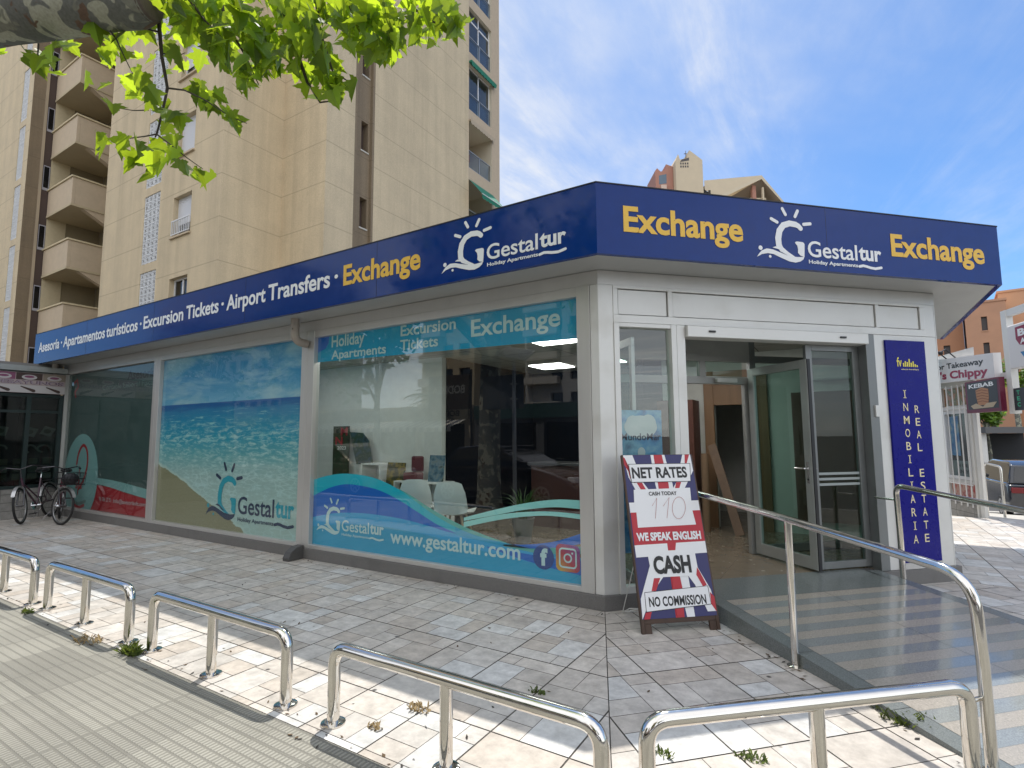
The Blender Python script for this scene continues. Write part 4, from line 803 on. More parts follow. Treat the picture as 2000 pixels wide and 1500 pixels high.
# ---- low hoop rails --------------------------------------------------------------
def hoops():
    L_, H, r = 1.63, .40, .0335
    h = thing('hoop_rail', 'x', 'hoop rail', (0, 0, 0), 'polished steel hoop rails along the pavement')
    a = L_/2-r; path = [Vector((-a, 0, .004)), Vector((-a, 0, .2))]+bend((-a, 0, .2), (0, 0, H), .10, (-a, 0, H), 8)+bend((0, 0, H), (a, 0, .2), .10, (a, 0, H), 8)+[Vector((a, 0, .2)), Vector((a, 0, .004))]
    mb = MB(); mb.tube(path, r, 0, 20); mb.build('rail', STEEL, h, smooth=True)
    mb = MB(); mb.tube([(0, 0, .004), (0, 0, H-.01)], r*.95, 0, 20); mb.build('middle_post', STEEL, h, smooth=True)
    for x in (-a, 0, a):
        mb = MB(); mb.lathe([(.066, 0), (.066, .007), (.05, .012), (.036, .012)], (x, 0, .001), 0, 24); mb.build('base_flange', STEEL, h, smooth=True)
    spots = [((-5.50, -2.545), 0, 'low steel hoop rail cut off by the picture edge, farthest along the row'), ((-3.64, -2.53), 0, 'low steel hoop rail facing the window with the red band and oval'), ((-1.75, -2.515), 0, 'low steel hoop rail with weeds at its foot, facing the beach print window'),
             ((.21, -2.505), 0, 'low steel hoop rail facing the wave-patterned window, last of the straight row'), ((1.715, -1.855), R(42), 'low steel hoop rail set at an angle across the bottom of the ramp')]
    for i, ((x, y), rz, lab) in enumerate(spots):
        o = h if i == 0 else dup(h); o.location = (x, y, 0); o.rotation_euler = (0, 0, rz); o['label'] = lab
    # short link between the angled hoop and the ramp handrail
    last = o; mb = MB(); c = Matrix.Translation((1.715, -1.855, 0)) @ Matrix.Rotation(R(42), 4, 'Z'); p0 = c @ Vector((a, 0, .33)); p1 = w2(.78, -2.56, .335); mb.tube([p0, p1], .010, 0, 10)
    inv = (Matrix.Translation((1.715, -1.855, 0)) @ Matrix.Rotation(R(42), 4, 'Z')).inverted(); mb.v = [inv @ v for v in mb.v]
    k = MB(); k.v, k.f, k.mi = mb.v, mb.f, mb.mi; lo = last.location.copy(); last.location = (0, 0, 0); k.build('link_bar', STEEL, last, smooth=True); last.location = lo
hoops()

# ---- sandwich board ------------------------------------------------------------
def sandwich_board():
    base = Vector((.465, -.386, 0)); MBd = rotz(R(40.2), base) @ Matrix.Rotation(R(-15), 4, 'X'); W_, H_ = .66, 1.43
    o = thing('sandwich_board', 'tall pavement sandwich board with red white and blue flag poster advertising cash rates', 'sign board', tuple(base))
    WD = mat('dark_stained_wood', (.060, .034, .022), .6, var=.25, vscale=9, stretch=(1, 1, .2))
    mb = MB(MBd); mb.box(0, .028, 0, .03, 0, H_); mb.box(W_-.028, W_, 0, .03, 0, H_); mb.box(.028, W_-.028, .002, .028, H_-.02, H_); mb.box(.028, W_-.028, .002, .028, .072, .118); mb.box(.029, .085, .003, .027, 0, .0715); mb.box(W_-.085, W_-.029, .003, .027, 0, .0715); mb.build('frame', WD, o, bevel=.003)
    mb = MB(MBd); mb.box(.028, W_-.028, .006, .024, .118, H_-.02)
    X0, X1, Z0, Z1 = .014, W_-.014, .108, H_-.004
    def T(p):
        x, y = p; xl = 95+150*(y-105)/1230; xr = 605+200*(y-105)/1210; return (X0+(X1-X0)*min(1, max(0, (x-xl)/(xr-xl))), Z1-(Z1-Z0)*min(1, max(0, (y-105)/1225)))
    nv, wh, rd, bk = 0, 1, 2, 3; yy = [-.001]
    def pg(pts, m): yy[0] -= .00025; mb.poly([T(p) for p in pts], yy[0], m)
    mb.quad((X0, -.0008, Z0), (X1, -.0008, Z0), (X1, -.0008, Z1), (X0, -.0008, Z1), nv)
    # flag: centre bars, diagonals, cross
    pg([(300, 105), (405, 105), (470, 345), (640, 1335), (580, 1335), (340, 345)], wh); pg([(322, 105), (385, 105), (440, 345), (560, 1335), (495, 1335), (360, 345)], rd)
    pg([(95, 105), (165, 105), (250, 330), (300, 400), (200, 400), (140, 285)], wh); pg([(95, 118), (110, 130), (130, 200), (150, 290), (260, 390), (225, 390), (105, 180)], rd); pg([(180, 330), (205, 330), (245, 385), (222, 385)], wh); pg([(200, 330), (240, 330), (270, 385), (232, 385)], rd)
    pg([(540, 105), (600, 105), (625, 240), (560, 385), (470, 385), (500, 330)], wh); pg([(557, 105), (592, 105), (575, 180), (560, 180)], rd); pg([(497, 330), (535, 330), (520, 385), (487, 385)], rd)
    pg([(145, 485), (670, 480), (683, 560), (155, 565)], wh); pg([(157, 562), (683, 558), (722, 795), (187, 808)], rd); pg([(187, 808), (722, 795), (735, 882), (200, 897)], wh)
    pg([(178, 385), (602, 378), (612, 478), (622, 560), (650, 668), (212, 678), (200, 565), (183, 485)], wh)
    pg([(430, 802), (497, 800), (492, 855), (437, 855)], rd)
    pg([(285, 885), (640, 880), (660, 985), (760, 1150), (805, 1300), (735, 1300), (640, 1110), (590, 1045), (400, 1045), (320, 1150), (240, 1335), (232, 1190), (300, 960)], wh)
    pg([(330, 1050), (378, 1050), (345, 1140), (312, 1140)], rd); pg([(268, 1285), (312, 1280), (300, 1333), (256, 1335)], rd); pg([(655, 985), (672, 1010), (730, 1115), (700, 1125), (650, 1040)], rd); pg([(752, 1165), (790, 1200), (805, 1300), (795, 1295), (762, 1250)], rd)
    pg([(465, 1045), (525, 1045), (545, 1135), (555, 1310), (500, 1320), (470, 1135)], rd)
    for a in ((135, 178, 600, 178, 608, 328, 160, 328), (258, 1145, 738, 1120, 762, 1253, 270, 1282)):
        q = list(zip(a[::2], a[1::2])); pg(q, bk); cx = sum(p[0] for p in q)/4; cy = sum(p[1] for p in q)/4; pg([(p[0]+(4 if p[0] < cx else -4), p[1]+(4 if p[1] < cy else -4)) for p in q], wh)
    yy[0] -= .0004
    def tx(s, xl, xr, yb, yt, m, b=.03): a = T((xl, yb)); c = T((xr, yb)); t = T((xl, yt)); mb.text(s, a[0], c[0], a[1], t[1]-a[1], yy[0], m, b)
    tx('NET RATES', 168, 582, 296, 207, bk, .035); tx('CASH TODAY', 292, 502, 434, 404, bk, .02); tx('WE SPEAK ENGLISH', 205, 690, 779, 717, wh, .045); tx('CASH', 335, 617, 1022, 893, bk, .045); tx('NO COMMISSION', 296, 728, 1248, 1180, bk, .03)
    for pts in ([(315, 515), (350, 455), (341, 612)], [(398, 520), (443, 452), (428, 612)], [(517+50*math.cos(t*.3), 535+85*math.sin(t*.3)) for t in range(22)]): mb.stroke([T(p) for p in pts], .0032, yy[0], 4, cap=False)
    mb.build('poster', [mat('flag_navy', (.022, .022, .115), .4), mat('poster_white_paper', (.74, .75, .77), .45), mat('flag_red', (.42, .016, .03), .42), mat('poster_black', (.01, .01, .012), .45), mat('red_biro', (.40, .12, .12), .5)], o)
    WR = mat('white_wire', (.65, .65, .62), .4, .2); mb = MB(); r = .0042; M5 = rotz(R(40.2), base)
    top = [MBd @ Vector((x, .03, .62)) for x in (.05, W_-.05)]; foot = [M5 @ Vector((x, .52, .004)) for x in (.03, W_-.03)]; frt = [M5 @ Vector((x, .14, .004)) for x in (.12, W_-.12)]; low = [MBd @ Vector((x, .03, .10)) for x in (.20, W_-.20)]; l2 = [MBd @ Vector((x, .03, .10)) for x in (.105, W_-.105)]
    for a, b in zip(top, foot): mb.tube([a, b], r, 0, 8)
    mb.tube([foot[0], M5 @ Vector((.10, .30, .10)), M5 @ Vector((.02, .32, .10)), foot[0]], r, 0, 8); mb.tube([foot[0], foot[1]], r, 0, 8)
    for a, b, c in zip(low, frt, l2): mb.tube([a, b, c], r, 0, 8)
    mb.build('wire_stand', WR, o, smooth=True)
sandwich_board()

# ---- neighbouring cafe -----------------------------------------------------------
def cafe():
    o = thing('cafe_building', 'dark glazed cafe front at right angles to the shop, stone base and picture sign above', 'building', (-12.6, -1.5, 0)); M = rotz(R(90), (-12.0, 0, 0))      # local x = +y, -y faces the street corner
    STONE = grid_mat('stone_cladding', (.26, .25, .235), (.09, .085, .08), (.6, .16), .012, axes=(1, 2), rough=.75, var=.25, vscale=9)
    mb = MB(M); mb.box(-3.6, -.02, .0, .25, .0, .575); mb.build('base_wall', STONE, o, bevel=.004)
    mb = MB(M); mb.box(-3.6, -.02, .03, .2, 2.885, 3.03); mb.box(-3.62, -.02, -.10, .2, 2.91, 3.01); mb.build('fascia', mat('grey_fascia', (.30, .32, .31), .5, .3, var=.08), o)
    mb = MB(M)
    for x in (-3.6, -1.95, -.62, -.10): mb.box(x, x+.07, .0, .1, .58, 2.46)
    mb.box(-3.53, -.10, .002, .1, .58, .64); mb.box(-3.53, -.10, .002, .1, 2.40, 2.46); mb.box(-3.53, -.10, .003, .1, 2.08, 2.13); mb.build('window_frame', mat('dark_green_frame', (.012, .026, .026), .4), o)
    mb = MB(M); mb.quad((-3.53, .05, .6), (-.1, .05, .6), (-.1, .05, 2.42), (-3.53, .05, 2.42)); mb.build('glass', glass('dark_glass', (.3, .38, .37), 1.5), o)
    mb = MB(M); rng = random.Random(2)
    for (x, z, a, m) in ((-.52, 1.70, .4, 0), (-.24, 1.71, .3, 0), (-.97, 1.72, .5, 0)):
        c, s = math.cos(a-.6), math.sin(a-.6); q = [(x+u*c-v*s, z+(u*s+v*c)*.8) for u, v in ((-.10, -.10), (.10, -.12), (.12, .10), (-.08, .12))]; mb.poly(q, .07, 0); mb.disc(x, z, .06, .068, 1, 16, rz=.045)
    for x, z in ((-.50, 1.36), (-.28, 1.36), (-.95, 1.37)): mb.stroke([(x+.10*math.cos(t), z+.07*math.sin(t)) for t in [k*.35 for k in range(14)]], .035, .07, 0)
    for i in range(5):
        for j in range(3): mb.quad((-1.2+i*.23, .07, .75+j*.15), (-1.05+i*.23, .07, .75+j*.15), (-1.05+i*.23, .07, .87+j*.15), (-1.2+i*.23, .07, .87+j*.15), rng.choice((0, 1, 2)))
    mb.build('menu_pictures', [mat('menu_plate', (.16, .165, .14), .5), mat('menu_food', (.035, .045, .02), .6), mat('menu_sand', (.09, .085, .05), .6)], o)
    mb = MB(M); mb.box(-3.5, -.03, .5, 2.5, .1, .12); mb.box(-.028, -.005, .25, 2.6, .1, 2.9); mb.box(-3.5, -.03, 2.5, 2.6, .1, 2.88); mb.box(-3.55, -3.5, .25, 2.6, .1, 2.88); mb.box(-3.5, -.03, .25, 2.6, 2.60, 2.65); mb.build('room', DARKROOM, o)
    mb = MB(M); mb.box(-3.6, -.02, .2, 3.0, 3.031, 3.1); mb.build('roof', mat('flat_roof', (.2, .19, .18), .9), o)
    g = thing('cafe_sign', 'picture sign with coffee photographs and purple DESAYUNOS lettering over the cafe window', 'sign', (-11.95, -1.5, 2.48)); mb = MB(M); mb.box(-3.5, -.04, -.06, -.002, 2.475, 2.88); mb.build('panel', mat('sign_cream', (.36, .30, .29), .5), g)
    mb = MB(M); y = -.0615; cells = [(-3.5, -2.9, 1, 0), (-2.9, -2.3, 0, 1), (-2.3, -1.75, 2, 1), (-1.75, -1.2, 1, 2), (-1.2, -.84, 3, 0), (-.84, -.42, 1, 0), (-.42, -.04, 2, 0)]
    for a, b, c, d in cells:
        mb.quad((a+.005, y, 2.735), (b-.005, y, 2.735), (b-.005, y, 2.875), (a+.005, y, 2.875), c); mb.quad((a+.02, y, 2.48), (b+.02 if b < -.1 else b, y, 2.48), (b+.02 if b < -.1 else b, y, 2.63), (a+.02, y, 2.63), d); cx = (a+b)/2
        mb.disc(cx, 2.79, .12, y-.001, 0, 20, rz=.05); mb.disc(cx, 2.80, .08, y-.0015, 1 if d else 3, 16, rz=.025); mb.stroke([(cx-.12, 2.60), (cx+.08, 2.52)], [.02, .06], y-.001, 1)
    mb.text('ZUMOS - DESAYUNOS', -2.05, -.07, 2.648, .075, y-.002, 4, .05); mb.text('ZUMOS - DESAYUNOS', -2.045, -.065, 2.651, .07, y-.003, 5, .015)
    mb.build('print', [mat('print_white', (.46, .44, .44), .5), mat('print_brown', (.05, .028, .024), .5), mat('print_tan', (.23, .19, .15), .5), mat('print_rose', (.20, .06, .12), .5), mat('print_outline', (.10, .05, .09), .5), mat('print_letter', (.30, .24, .29), .5)], g)
cafe()

# ---- bicycles ------------------------------------------------------------------------
def bicycle(label, frame_m, fender_m, front, yaw, lean, steer, basket):
    o = thing('bicycle', label, 'bicycle', front, 'bicycles by the cafe wall'); B = Matrix.Translation(front) @ Matrix.Rotation(yaw, 4, 'Z') @ Matrix.Rotation(lean, 4, 'X'); rr = .335
    # local: x backwards from the front wheel, z up
    FK = B @ Matrix.Translation((.16, 0, .9)) @ Matrix.Rotation(steer, 4, 'Z') @ Matrix.Translation((-.16, 0, -.9))
    def wheel(M, x):
        ring = lambda rad: [(x+rad*math.cos(2*math.pi*k/36), 0, rr+rad*math.sin(2*math.pi*k/36)) for k in range(36)]
        m = MB(M); m.tube(ring(rr-.022), .020, 0, 8, closed=True); w = m.build('wheel', RUBBER, o, smooth=True)
        m = MB(M); m.tube(ring(rr-.048), .012, 0, 8, closed=True); m.build('rim', mat('shaded_rim', (.30, .30, .30), .35, .9), w, smooth=True)  # shade of the corner put into the rim colour
        m = MB(M)
        for k in range(18): a = 2*math.pi*k/18; m.tube([(x, (.02 if k % 2 else -.02), rr), (x+(rr-.05)*math.cos(a), 0, rr+(rr-.05)*math.sin(a))], .0014, 0, 4, caps=False)
        m.tube([(x, -.05, rr), (x, .05, rr)], .02, 0, 10); m.build('spokes', mat('shaded_spoke', (.12, .12, .12), .4, .9), w)  # spokes coloured darker to carry the corner's shade
        m = MB(M); arc = [(x+(rr+.025)*math.cos(a), 0, rr+(rr+.025)*math.sin(a)) for a in [R(20+8*k) for k in range(19 if x > .5 else 17)]]
        for p, q in zip(arc, arc[1:]): m.add([(p[0], -.028, p[2]), (q[0], -.028, q[2]), (q[0], .028, q[2]), (p[0], .028, p[2]), (p[0], -.022, p[2]-.012), (q[0], -.022, q[2]-.012), (q[0], .022, q[2]-.012), (p[0], .022, p[2]-.012)], [(0, 1, 2, 3), (0, 4, 5, 1), (3, 2, 6, 7), (4, 7, 6, 5)])
        m.build('mudguard', fender_m, o, smooth=True)
    wheel(FK, 0.); wheel(B, 1.06)
    m = MB(B); bb = (.60, 0, .29); hd1, hd2 = (.205, 0, .66), (.165, 0, .84); st = (.80, 0, .80)
    for a, b, r in ((hd1, bb, .017), ((.19, 0, .74), (.66, 0, .42), .014), (bb, st, .016), (hd1, hd2, .02)): m.tube([a, b], r, 0, 10)
    for sy in (-.05, .05): m.tube([(1.06, sy, rr), (.62, sy*.4, .29)], .009, 0, 8); m.tube([(1.06, sy, rr), (.77, sy*.3, .72)], .008, 0, 8)
    m.build('frame', frame_m, o, smooth=True)
    m = MB(FK); 
    for sy in (-.05, .05): m.tube([(0, sy, rr), (.12, sy*.8, .58), (.165, sy*.4, .66)], .011, 0, 8)
    m.tube([(.165, 0, .84), (.14, 0, 1.0)], .012, 0, 8); m.tube([(.22, -.30, 1.02), (.10, -.18, 1.05), (.13, 0, 1.0), (.10, .18, 1.05), (.22, .30, 1.02)], .011, 0, 10); m.build('fork', mat('shaded_chrome', (.10, .10, .11), .25, .9), o, smooth=True)  # fork and bars: chrome darkened in colour for the shaded corner
    m = MB(FK); 
    for sy in (-1, 1): m.tube([(.20, sy*.27, 1.026), (.30, sy*.34, 1.0)], .017, 0, 10)
    m.build('handlebar_grips', RUBBER, o, smooth=True)
    m = MB(B); m.tube([st, (.84, 0, .92)], .012, 0, 8); m.build('seat_post', CHROME, o, smooth=True)
    m = MB(B); m.sphere((.90, 0, .945), .13, 0, 14, 8, (1.0, .72, .34)); m.sphere((.76, 0, .945), .10, 0, 12, 6, (1.1, .42, .32)); m.build('saddle', BLACK, o, smooth=True)
    m = MB(B); m.tube([(.60, -.07, .29), (.60, .07, .29)], .02, 0, 10); m.tube([(.60, .07, .29), (.68, .075, .14)], .009, 0, 6); m.tube([(.60, -.07, .29), (.52, -.075, .44)], .009, 0, 6); m.box(.64, .72, .07, .16, .12, .14, 1); m.box(.48, .56, -.16, -.07, .43, .45, 1); m.lathe([(.085, -.003), (.085, .003)], (0, 0, 0), 0, 20, B @ Matrix.Translation((.60, .05, .29)) @ Matrix.Rotation(R(90), 4, 'X')); m.build('crankset', [CHROME, BLACK], o)
    if basket:
        m = MB(FK); x0, x1, y0, y1, z0, z1 = -.24, .06, -.17, .17, .74, .95
        for z in (z0, (z0+z1)/2, z1): m.tube([(x0, y0, z), (x1, y0, z), (x1, y1, z), (x0, y1, z)], .005, 0, 6, closed=True)
        for k in range(8):
            t = k/7; m.tube([(x0+(x1-x0)*t, y0, z0), (x0+(x1-x0)*t, y0, z1)], .003, 0, 4); m.tube([(x0+(x1-x0)*t, y1, z0), (x0+(x1-x0)*t, y1, z1)], .003, 0, 4); m.tube([(x0, y0+(y1-y0)*t, z0), (x0, y0+(y1-y0)*t, z1)], .003, 0, 4)
            m.tube([(x0+(x1-x0)*t, y0, z0), (x0+(x1-x0)*t, y1, z0)], .003, 0, 4)
        m.sphere((-.09, 0, .84), .13, 1, 14, 8, (1, 1, .8)); m.build('basket', [BLACK, mat('dark_bag', (.015, .016, .02), .7)], o)
    else:
        m = MB(B); 
        for sy in (-.07, .07): m.tube([(.78, sy, .73), (1.25, sy, .73), (1.06, sy, rr)], .006, 0, 6)
        m.box(.95, 1.25, -.1, .1, .735, .745); m.build('luggage_rack', BLACK, o)
    m = MB(B); m.tube([(1.0, .06, .3), (.92, .24, .0)], .008, 0, 6); m.build('kickstand', CHROME, o)
    return o
MAROON = mat('maroon_paint', (.10, .012, .03), .3, coat=.5); FEND = mat('silver_mudguard', (.50, .50, .50), .3, .6)
bicycle('maroon bicycle with front basket parked against the oval emblem window', MAROON, FEND, (-10.28, -.60, 0), R(158), R(4), R(30), True)
bicycle('dark bicycle with pale mudguards leaning towards the cafe wall', mat('plum_paint', (.05, .012, .03), .3, coat=.5), FEND, (-10.98, -.88, 0), R(138), R(-7), R(10), False)

# ================================================================== APARTMENT TOWER BEHIND THE SHOP
STUCCO = grid_mat('beige_stucco', (.61, .50, .335), (.34, .27, .18), (1.42,), .035, axes=(2,), off=(9.91+.5,), rough=.9, var=.07, vscale=1.3, amount=.55, spk=45, streak=.16, stain=(.5, .18, .55, (.40, .33, .23)))
STUCD = grid_mat('brown_stucco', (.235, .18, .118), (.15, .115, .075), (1.42,), .03, axes=(2,), off=(9.2,), rough=.9, var=.08, vscale=1.5, amount=.6, spk=40, streak=.2)
PLAINST = mat('balcony_stucco', (.53, .43, .31), .9, var=.07, vscale=3); SOFST = mat('underside_stucco', (.50, .42, .28), .9, var=.06, vscale=2); BROWN = mat('dark_brown_wall', (.075, .05, .04), .8, var=.1)
CREAMW = mat('cream_wall', (.58, .49, .32), .85, var=.06); SHUT = mat('white_shutter', (.62, .63, .66), .5); DGLASS = glass('window_dark_glass', (.10, .11, .12), 1.7); UPVC = mat('white_window_frame', (.70, .70, .70), .4); RAILG = mat('grey_rail', (.34, .34, .34), .4, .4); GREENC = mat('green_canvas', (.012, .17, .10), .8, var=.08)
def tower():
    o = thing('apartment_tower', 'tall beige stucco apartment tower with stacked balconies rising behind the shop', 'apartment building', (-18, 9, -.5)); ZB, ZTp = -.5, 27.; FH = 2.86
    wins = [(-17.2, -16.05, 8.35+FH*k, 8.35+FH*k+1.42) for k in range(-1, 6)]; gz = [(7.75+FH*k, 10.3+FH*k) for k in range(-1, 6)]
    def wall(mb_, name='wall', m=STUCCO): return mb_.build(name, m, o)
    mb = MB(); panel(mb, Matrix.Translation((0, 4.31, 0)), -22.56, -14.33, ZB, ZTp, wins+[(-19.3, -18.16, a, b) for a, b in gz], .22); wall(mb)
    MX = lambda x: Matrix.Translation((x, 0, 0)) @ Matrix.Rotation(R(90), 4, 'Z')
    mb = MB(); panel(mb, MX(-14.33), 4.31, 6.43, ZB, ZTp, [], .2); panel(mb, Matrix.Translation((0, 6.43, 0)), -14.33, -12.04, ZB, ZTp, [], .2); panel(mb, MX(-12.04), 6.43, 7.62, ZB, ZTp, [], .2); panel(mb, MX(-12.04), 8.54, 14.33, ZB, ZTp, [], .2); wall(mb)
    # brown slot between them
    sl = [(8.02, 8.34, 8.93+FH*k, 10.03+FH*k) for k in range(-2, 6)]
    mb = MB(); panel(mb, MX(-12.16), 7.72, 8.44, ZB, ZTp, sl, .25, bmi=1); mb.box(7.62, 7.72, .0, .13, ZB, ZTp, 0, MX(-12.04)); mb.box(8.44, 8.54, .0, .13, ZB, ZTp, 0, MX(-12.04)); mb.build('recessed_strip', [STUCD, BROWN], o)
    mb = MB()
    for a, b, c, d in sl: mb.box(a-.03, b+.03, -.03, .1, c-.05, c, 0, MX(-12.16))
    mb.build('slot_sill', mat('pale_sill', (.55, .52, .46), .7), o)
    # windows of the front face
    for i, (a, b, c, d) in enumerate(wins):
        m = MB(); y = 4.31+.16; m.box(a+.001, a+.06, y, y+.05, c, d); m.box(b-.06, b-.001, y, y+.05, c, d); m.box(a+.06, b-.06, y, y+.05, c, c+.06); m.box(a+.06, b-.06, y, y+.05, d-.06, d)
        if i == 0: m.box((a+b)/2-.04, (a+b)/2+.04, y, y+.05, c+.06, d-.06)
        w = m.build('window', UPVC, o); m = MB(); m.quad((a+.06, y+.03, c+.06), (b-.06, y+.03, c+.06), (b-.06, y+.03, d-.06), (a+.06, y+.03, d-.06)); m.build('pane', DGLASS, w)
        h = (0, .9, 1.36, .92, 1.36, .7, 1.0)[i]
        if h:
            m = MB(); n = int(h/.05)
            for k in range(n): m.box(a+.06, b-.06, y+.004, y+.02, d-.05-.05*(k+1)+.004, d-.05-.05*k)
            m.build('roller_shutter', SHUT, w)
        m = MB(); m.box(a-.08, b+.04, 4.31-.07, 4.31+.16, c-.06, c-.001); m.build('sill', mat('sill_stone', (.52, .42, .29), .8), w)
        if i == 1:
            m = MB(); m.box(a+.02, b+.02, 4.25, 4.28, c+.52, c+.56); m.box(a+.02, b+.02, 4.25, 4.28, c+.05, c+.08)
            for k in range(11): x = a+.03+(b-a-.03)*k/10; m.box(x, x+.02, 4.255, 4.275, c+.08, c+.52)
            m.build('railing', UPVC, w)
    # pierced concrete screens
    g = MB(); nx, nz = 4, 9; cw, chh = 1.14/nx, 2.55/nz; Yg = 4.31+.05
    for i in range(nx):
        for j in range(nz):
            cx, cz = -19.3+(i+.5)*cw, (j+.5)*chh; g.stroke([(cx+cw*.36*math.cos(k*math.pi/6), cz+chh*.36*math.sin(k*math.pi/6)) for k in range(13)], .026, Yg, 0, .03, cap=False)
            for sx, sz in ((1, 1), (1, -1), (-1, 1), (-1, -1)): g.stroke([(cx+sx*cw*.24, cz+sz*chh*.24), (cx+sx*cw*.5, cz+sz*chh*.5)], .028, Yg+.001, 0, .03, cap=False)
            for sx, sz in ((1, 0), (-1, 0), (0, 1), (0, -1)): g.stroke([(cx+sx*cw*.1, cz+sz*chh*.1), (cx+sx*cw*.34, cz+sz*chh*.34)], .02, Yg+.002, 0, .03, cap=False)
    for i in range(nx+1): g.box(-19.3+i*cw-.01, -19.3+i*cw+.01, Yg-.028, Yg-.002, 0, 2.55)
    for j in range(nz+1): g.box(-19.3, -18.16, Yg-.026, Yg-.003, j*chh-.01, j*chh+.01)
    BB = mat('white_screen_block', (.74, .75, .76), .7, var=.05); first = None
    for a, b in gz:
        if first is None: first = g.build('pierced_screen', BB, o); ol = first
        else: ol = first.copy(); COL.objects.link(ol)
        ol.parent = o; ol.location = (0, 0, a)
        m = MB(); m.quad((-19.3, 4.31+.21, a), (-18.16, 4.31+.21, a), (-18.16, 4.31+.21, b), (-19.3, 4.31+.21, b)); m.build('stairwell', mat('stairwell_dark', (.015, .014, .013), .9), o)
    # recess with the balconies
    mb = MB(); mb.box(-28.9, -28.74, 4.06, 4.34, ZB, ZTp, 0); mb.box(-28.9, -28.70, 4.341, 5.05, ZB, ZTp, 1); mb.box(-28.9, -28.74, 5.051, 6.4, ZB, ZTp, 2); mb.box(-28.7, -22.57, 6.401, 6.6, ZB, ZTp, 2); mb.build('recess_wall', [BROWN, CREAMW, mat('olive_wall', (.30, .25, .16), .9, var=.06)], o)
    mb = MB(); mb.box(-22.57, -22.3, 4.32, 6.4, ZB, ZTp); mb.build('wall', STUCCO, o)
    for k, zt in enumerate((1.62, 4.45, 7.28, 10.11, 12.94, 15.77, 18.6, 21.4, 24.2)):
        zb = zt-1.18; x0, x1, y0, y1 = -28.70, -26.0, 4.31, 6.395; m = MB(); m.box(x0, x1, y0, y0+.12, zb, zt); m.box(x1-.12, x1, y0+.12, y1 if zt else y1, zb, zt); m.box(x0, x1-.12, y0+.12, y1, zb, zb+.16); b = m.build('balcony', PLAINST, o, bevel=.01)
        m = MB(); m.box(x0-.05, x1+.05, y0-.05, y0+.15, zt+.001, zt+.075); m.box(x1-.15, x1+.05, y0+.15, y1, zt+.001, zt+.075); m.build('coping', CREAMW, b, bevel=.008)
        m = MB(); m.box(x0-.01, x1+.012, y0-.012, y1, zb-.10, zb-.001); m.build('slab_edge', SOFST, b)
        m = MB(); T = Matrix(((0, 0, 1, 0), (1, 0, 0, 0), (0, 1, 0, 0), (0, 0, 0, 1))); m.prism([(4.75, zb-.101), (6.39, zb-.101), (6.39, zb-.95)], x1-.30, x1-.02, 0, T); m.build('bracket', PLAINST, b)
        m = MB(); m.box(-28.75, -28.725, 4.08, 4.325, zb-1.62, zb-.45, 0); m.box(-28.735, -28.715, 4.105, 4.285, zb-1.5, zb-.5, 1); m.build('balcony_window', [mat('pale_grey_frame', (.36, .35, .38), .5), mat('night_glass', (.008, .009, .011), .12)], o)
    # brown-sided wing at the far end
    mb = MB(); panel(mb, MX(-28.76), 3.5, 4.06, ZB, ZTp, [], .1); mb.box(3.95, 4.05, -.05, .0, ZB, ZTp, 1, MX(-28.76)); mb.build('wing_side', [STUCD, mat('light_rib', (.42, .34, .24), .9)], o)
    gw = [(-30.15, -29.35, a, b) for a, b in gz]
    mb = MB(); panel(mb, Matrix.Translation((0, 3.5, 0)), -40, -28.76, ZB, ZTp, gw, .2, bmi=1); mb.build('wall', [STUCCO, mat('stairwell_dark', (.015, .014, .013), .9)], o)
    for a, b in gz:
        ol = first.copy(); COL.objects.link(ol); ol.parent = o; ol.location = (-11.24, 3.5-4.31, a); ol.scale = (.70, 1, 1); 
    # loggias of the far corner
    M = MX(-12.04); ops = [(13.91-FH*2+.03, 16.16-FH*2), (13.91-FH+.0, 13.34), (13.91, 16.16), (16.77, 19.05), (19.63, 21.95), (22.49, 24.8)]
    mb = MB(); panel(mb, M, 14.33, 16.97, ZB, ZTp, [(14.36, 16.26, a, b) for a, b in ops], 1.5, rmi=1, bmi=1); mb.build('corner_bay', [mat('bay_stucco', (.50, .40, .285), .9, var=.06), mat('loggia_wall', (.60, .54, .42), .8)], o)
    for i, (a, b) in enumerate(ops):
        m = MB(M); y = .08
        for x in (14.37, 15.30, 16.22): m.box(x, x+.045, y, y+.04, a, a+.92)
        m.box(14.415, 16.22, y, y+.04, a+.88, a+.92); m.box(14.415, 16.22, y, y+.04, a+.05, a+.09); rl = m.build('railing', RAILG, o); m = MB(M); m.quad((14.4, y+.02, a+.09), (16.24, y+.02, a+.09), (16.24, y+.02, a+.88), (14.4, y+.02, a+.88)); m.build('glass_panel', glass('pale_rail_glass', (.62, .70, .75), 1.7), rl)
        if i >= 3 or i == 0:
            m = MB(M); y = .14
            for x in (14.37, 15.28, 16.20): m.box(x, x+.06, y, y+.05, a, b)
            m.box(14.43, 16.20, y, y+.05, a+.90, a+.96); m.box(14.43, 16.20, y, y+.05, b-.55 if i > 3 else b-.10, b-.47 if i > 3 else b-.03); gf = m.build('glazing_frame', UPVC, o); m = MB(M); m.quad((14.4, y+.025, a), (16.24, y+.025, a), (16.24, y+.025, b), (14.4, y+.025, b)); m.build('pane', glass('loggia_glass', (.42, .48, .55), 1.9), gf)
    m = MB(M); m.add([(14.36, -.02, 13.33), (16.30, -.02, 13.33), (16.30, -.75, 12.45), (14.36, -.75, 12.45)], [(0, 1, 2, 3)]); 
    for k in range(8): x = 14.36+1.94*k/8; m.add([(x, -.751, 12.45), (x+.2425, -.751, 12.45), (x+.2425, -.751, 12.28), (x+.12, -.751, 12.22), (x, -.751, 12.28)], [(0, 1, 2, 3, 4)])
    m.build('awning', GREENC, o, label='green canvas awning stretched out')
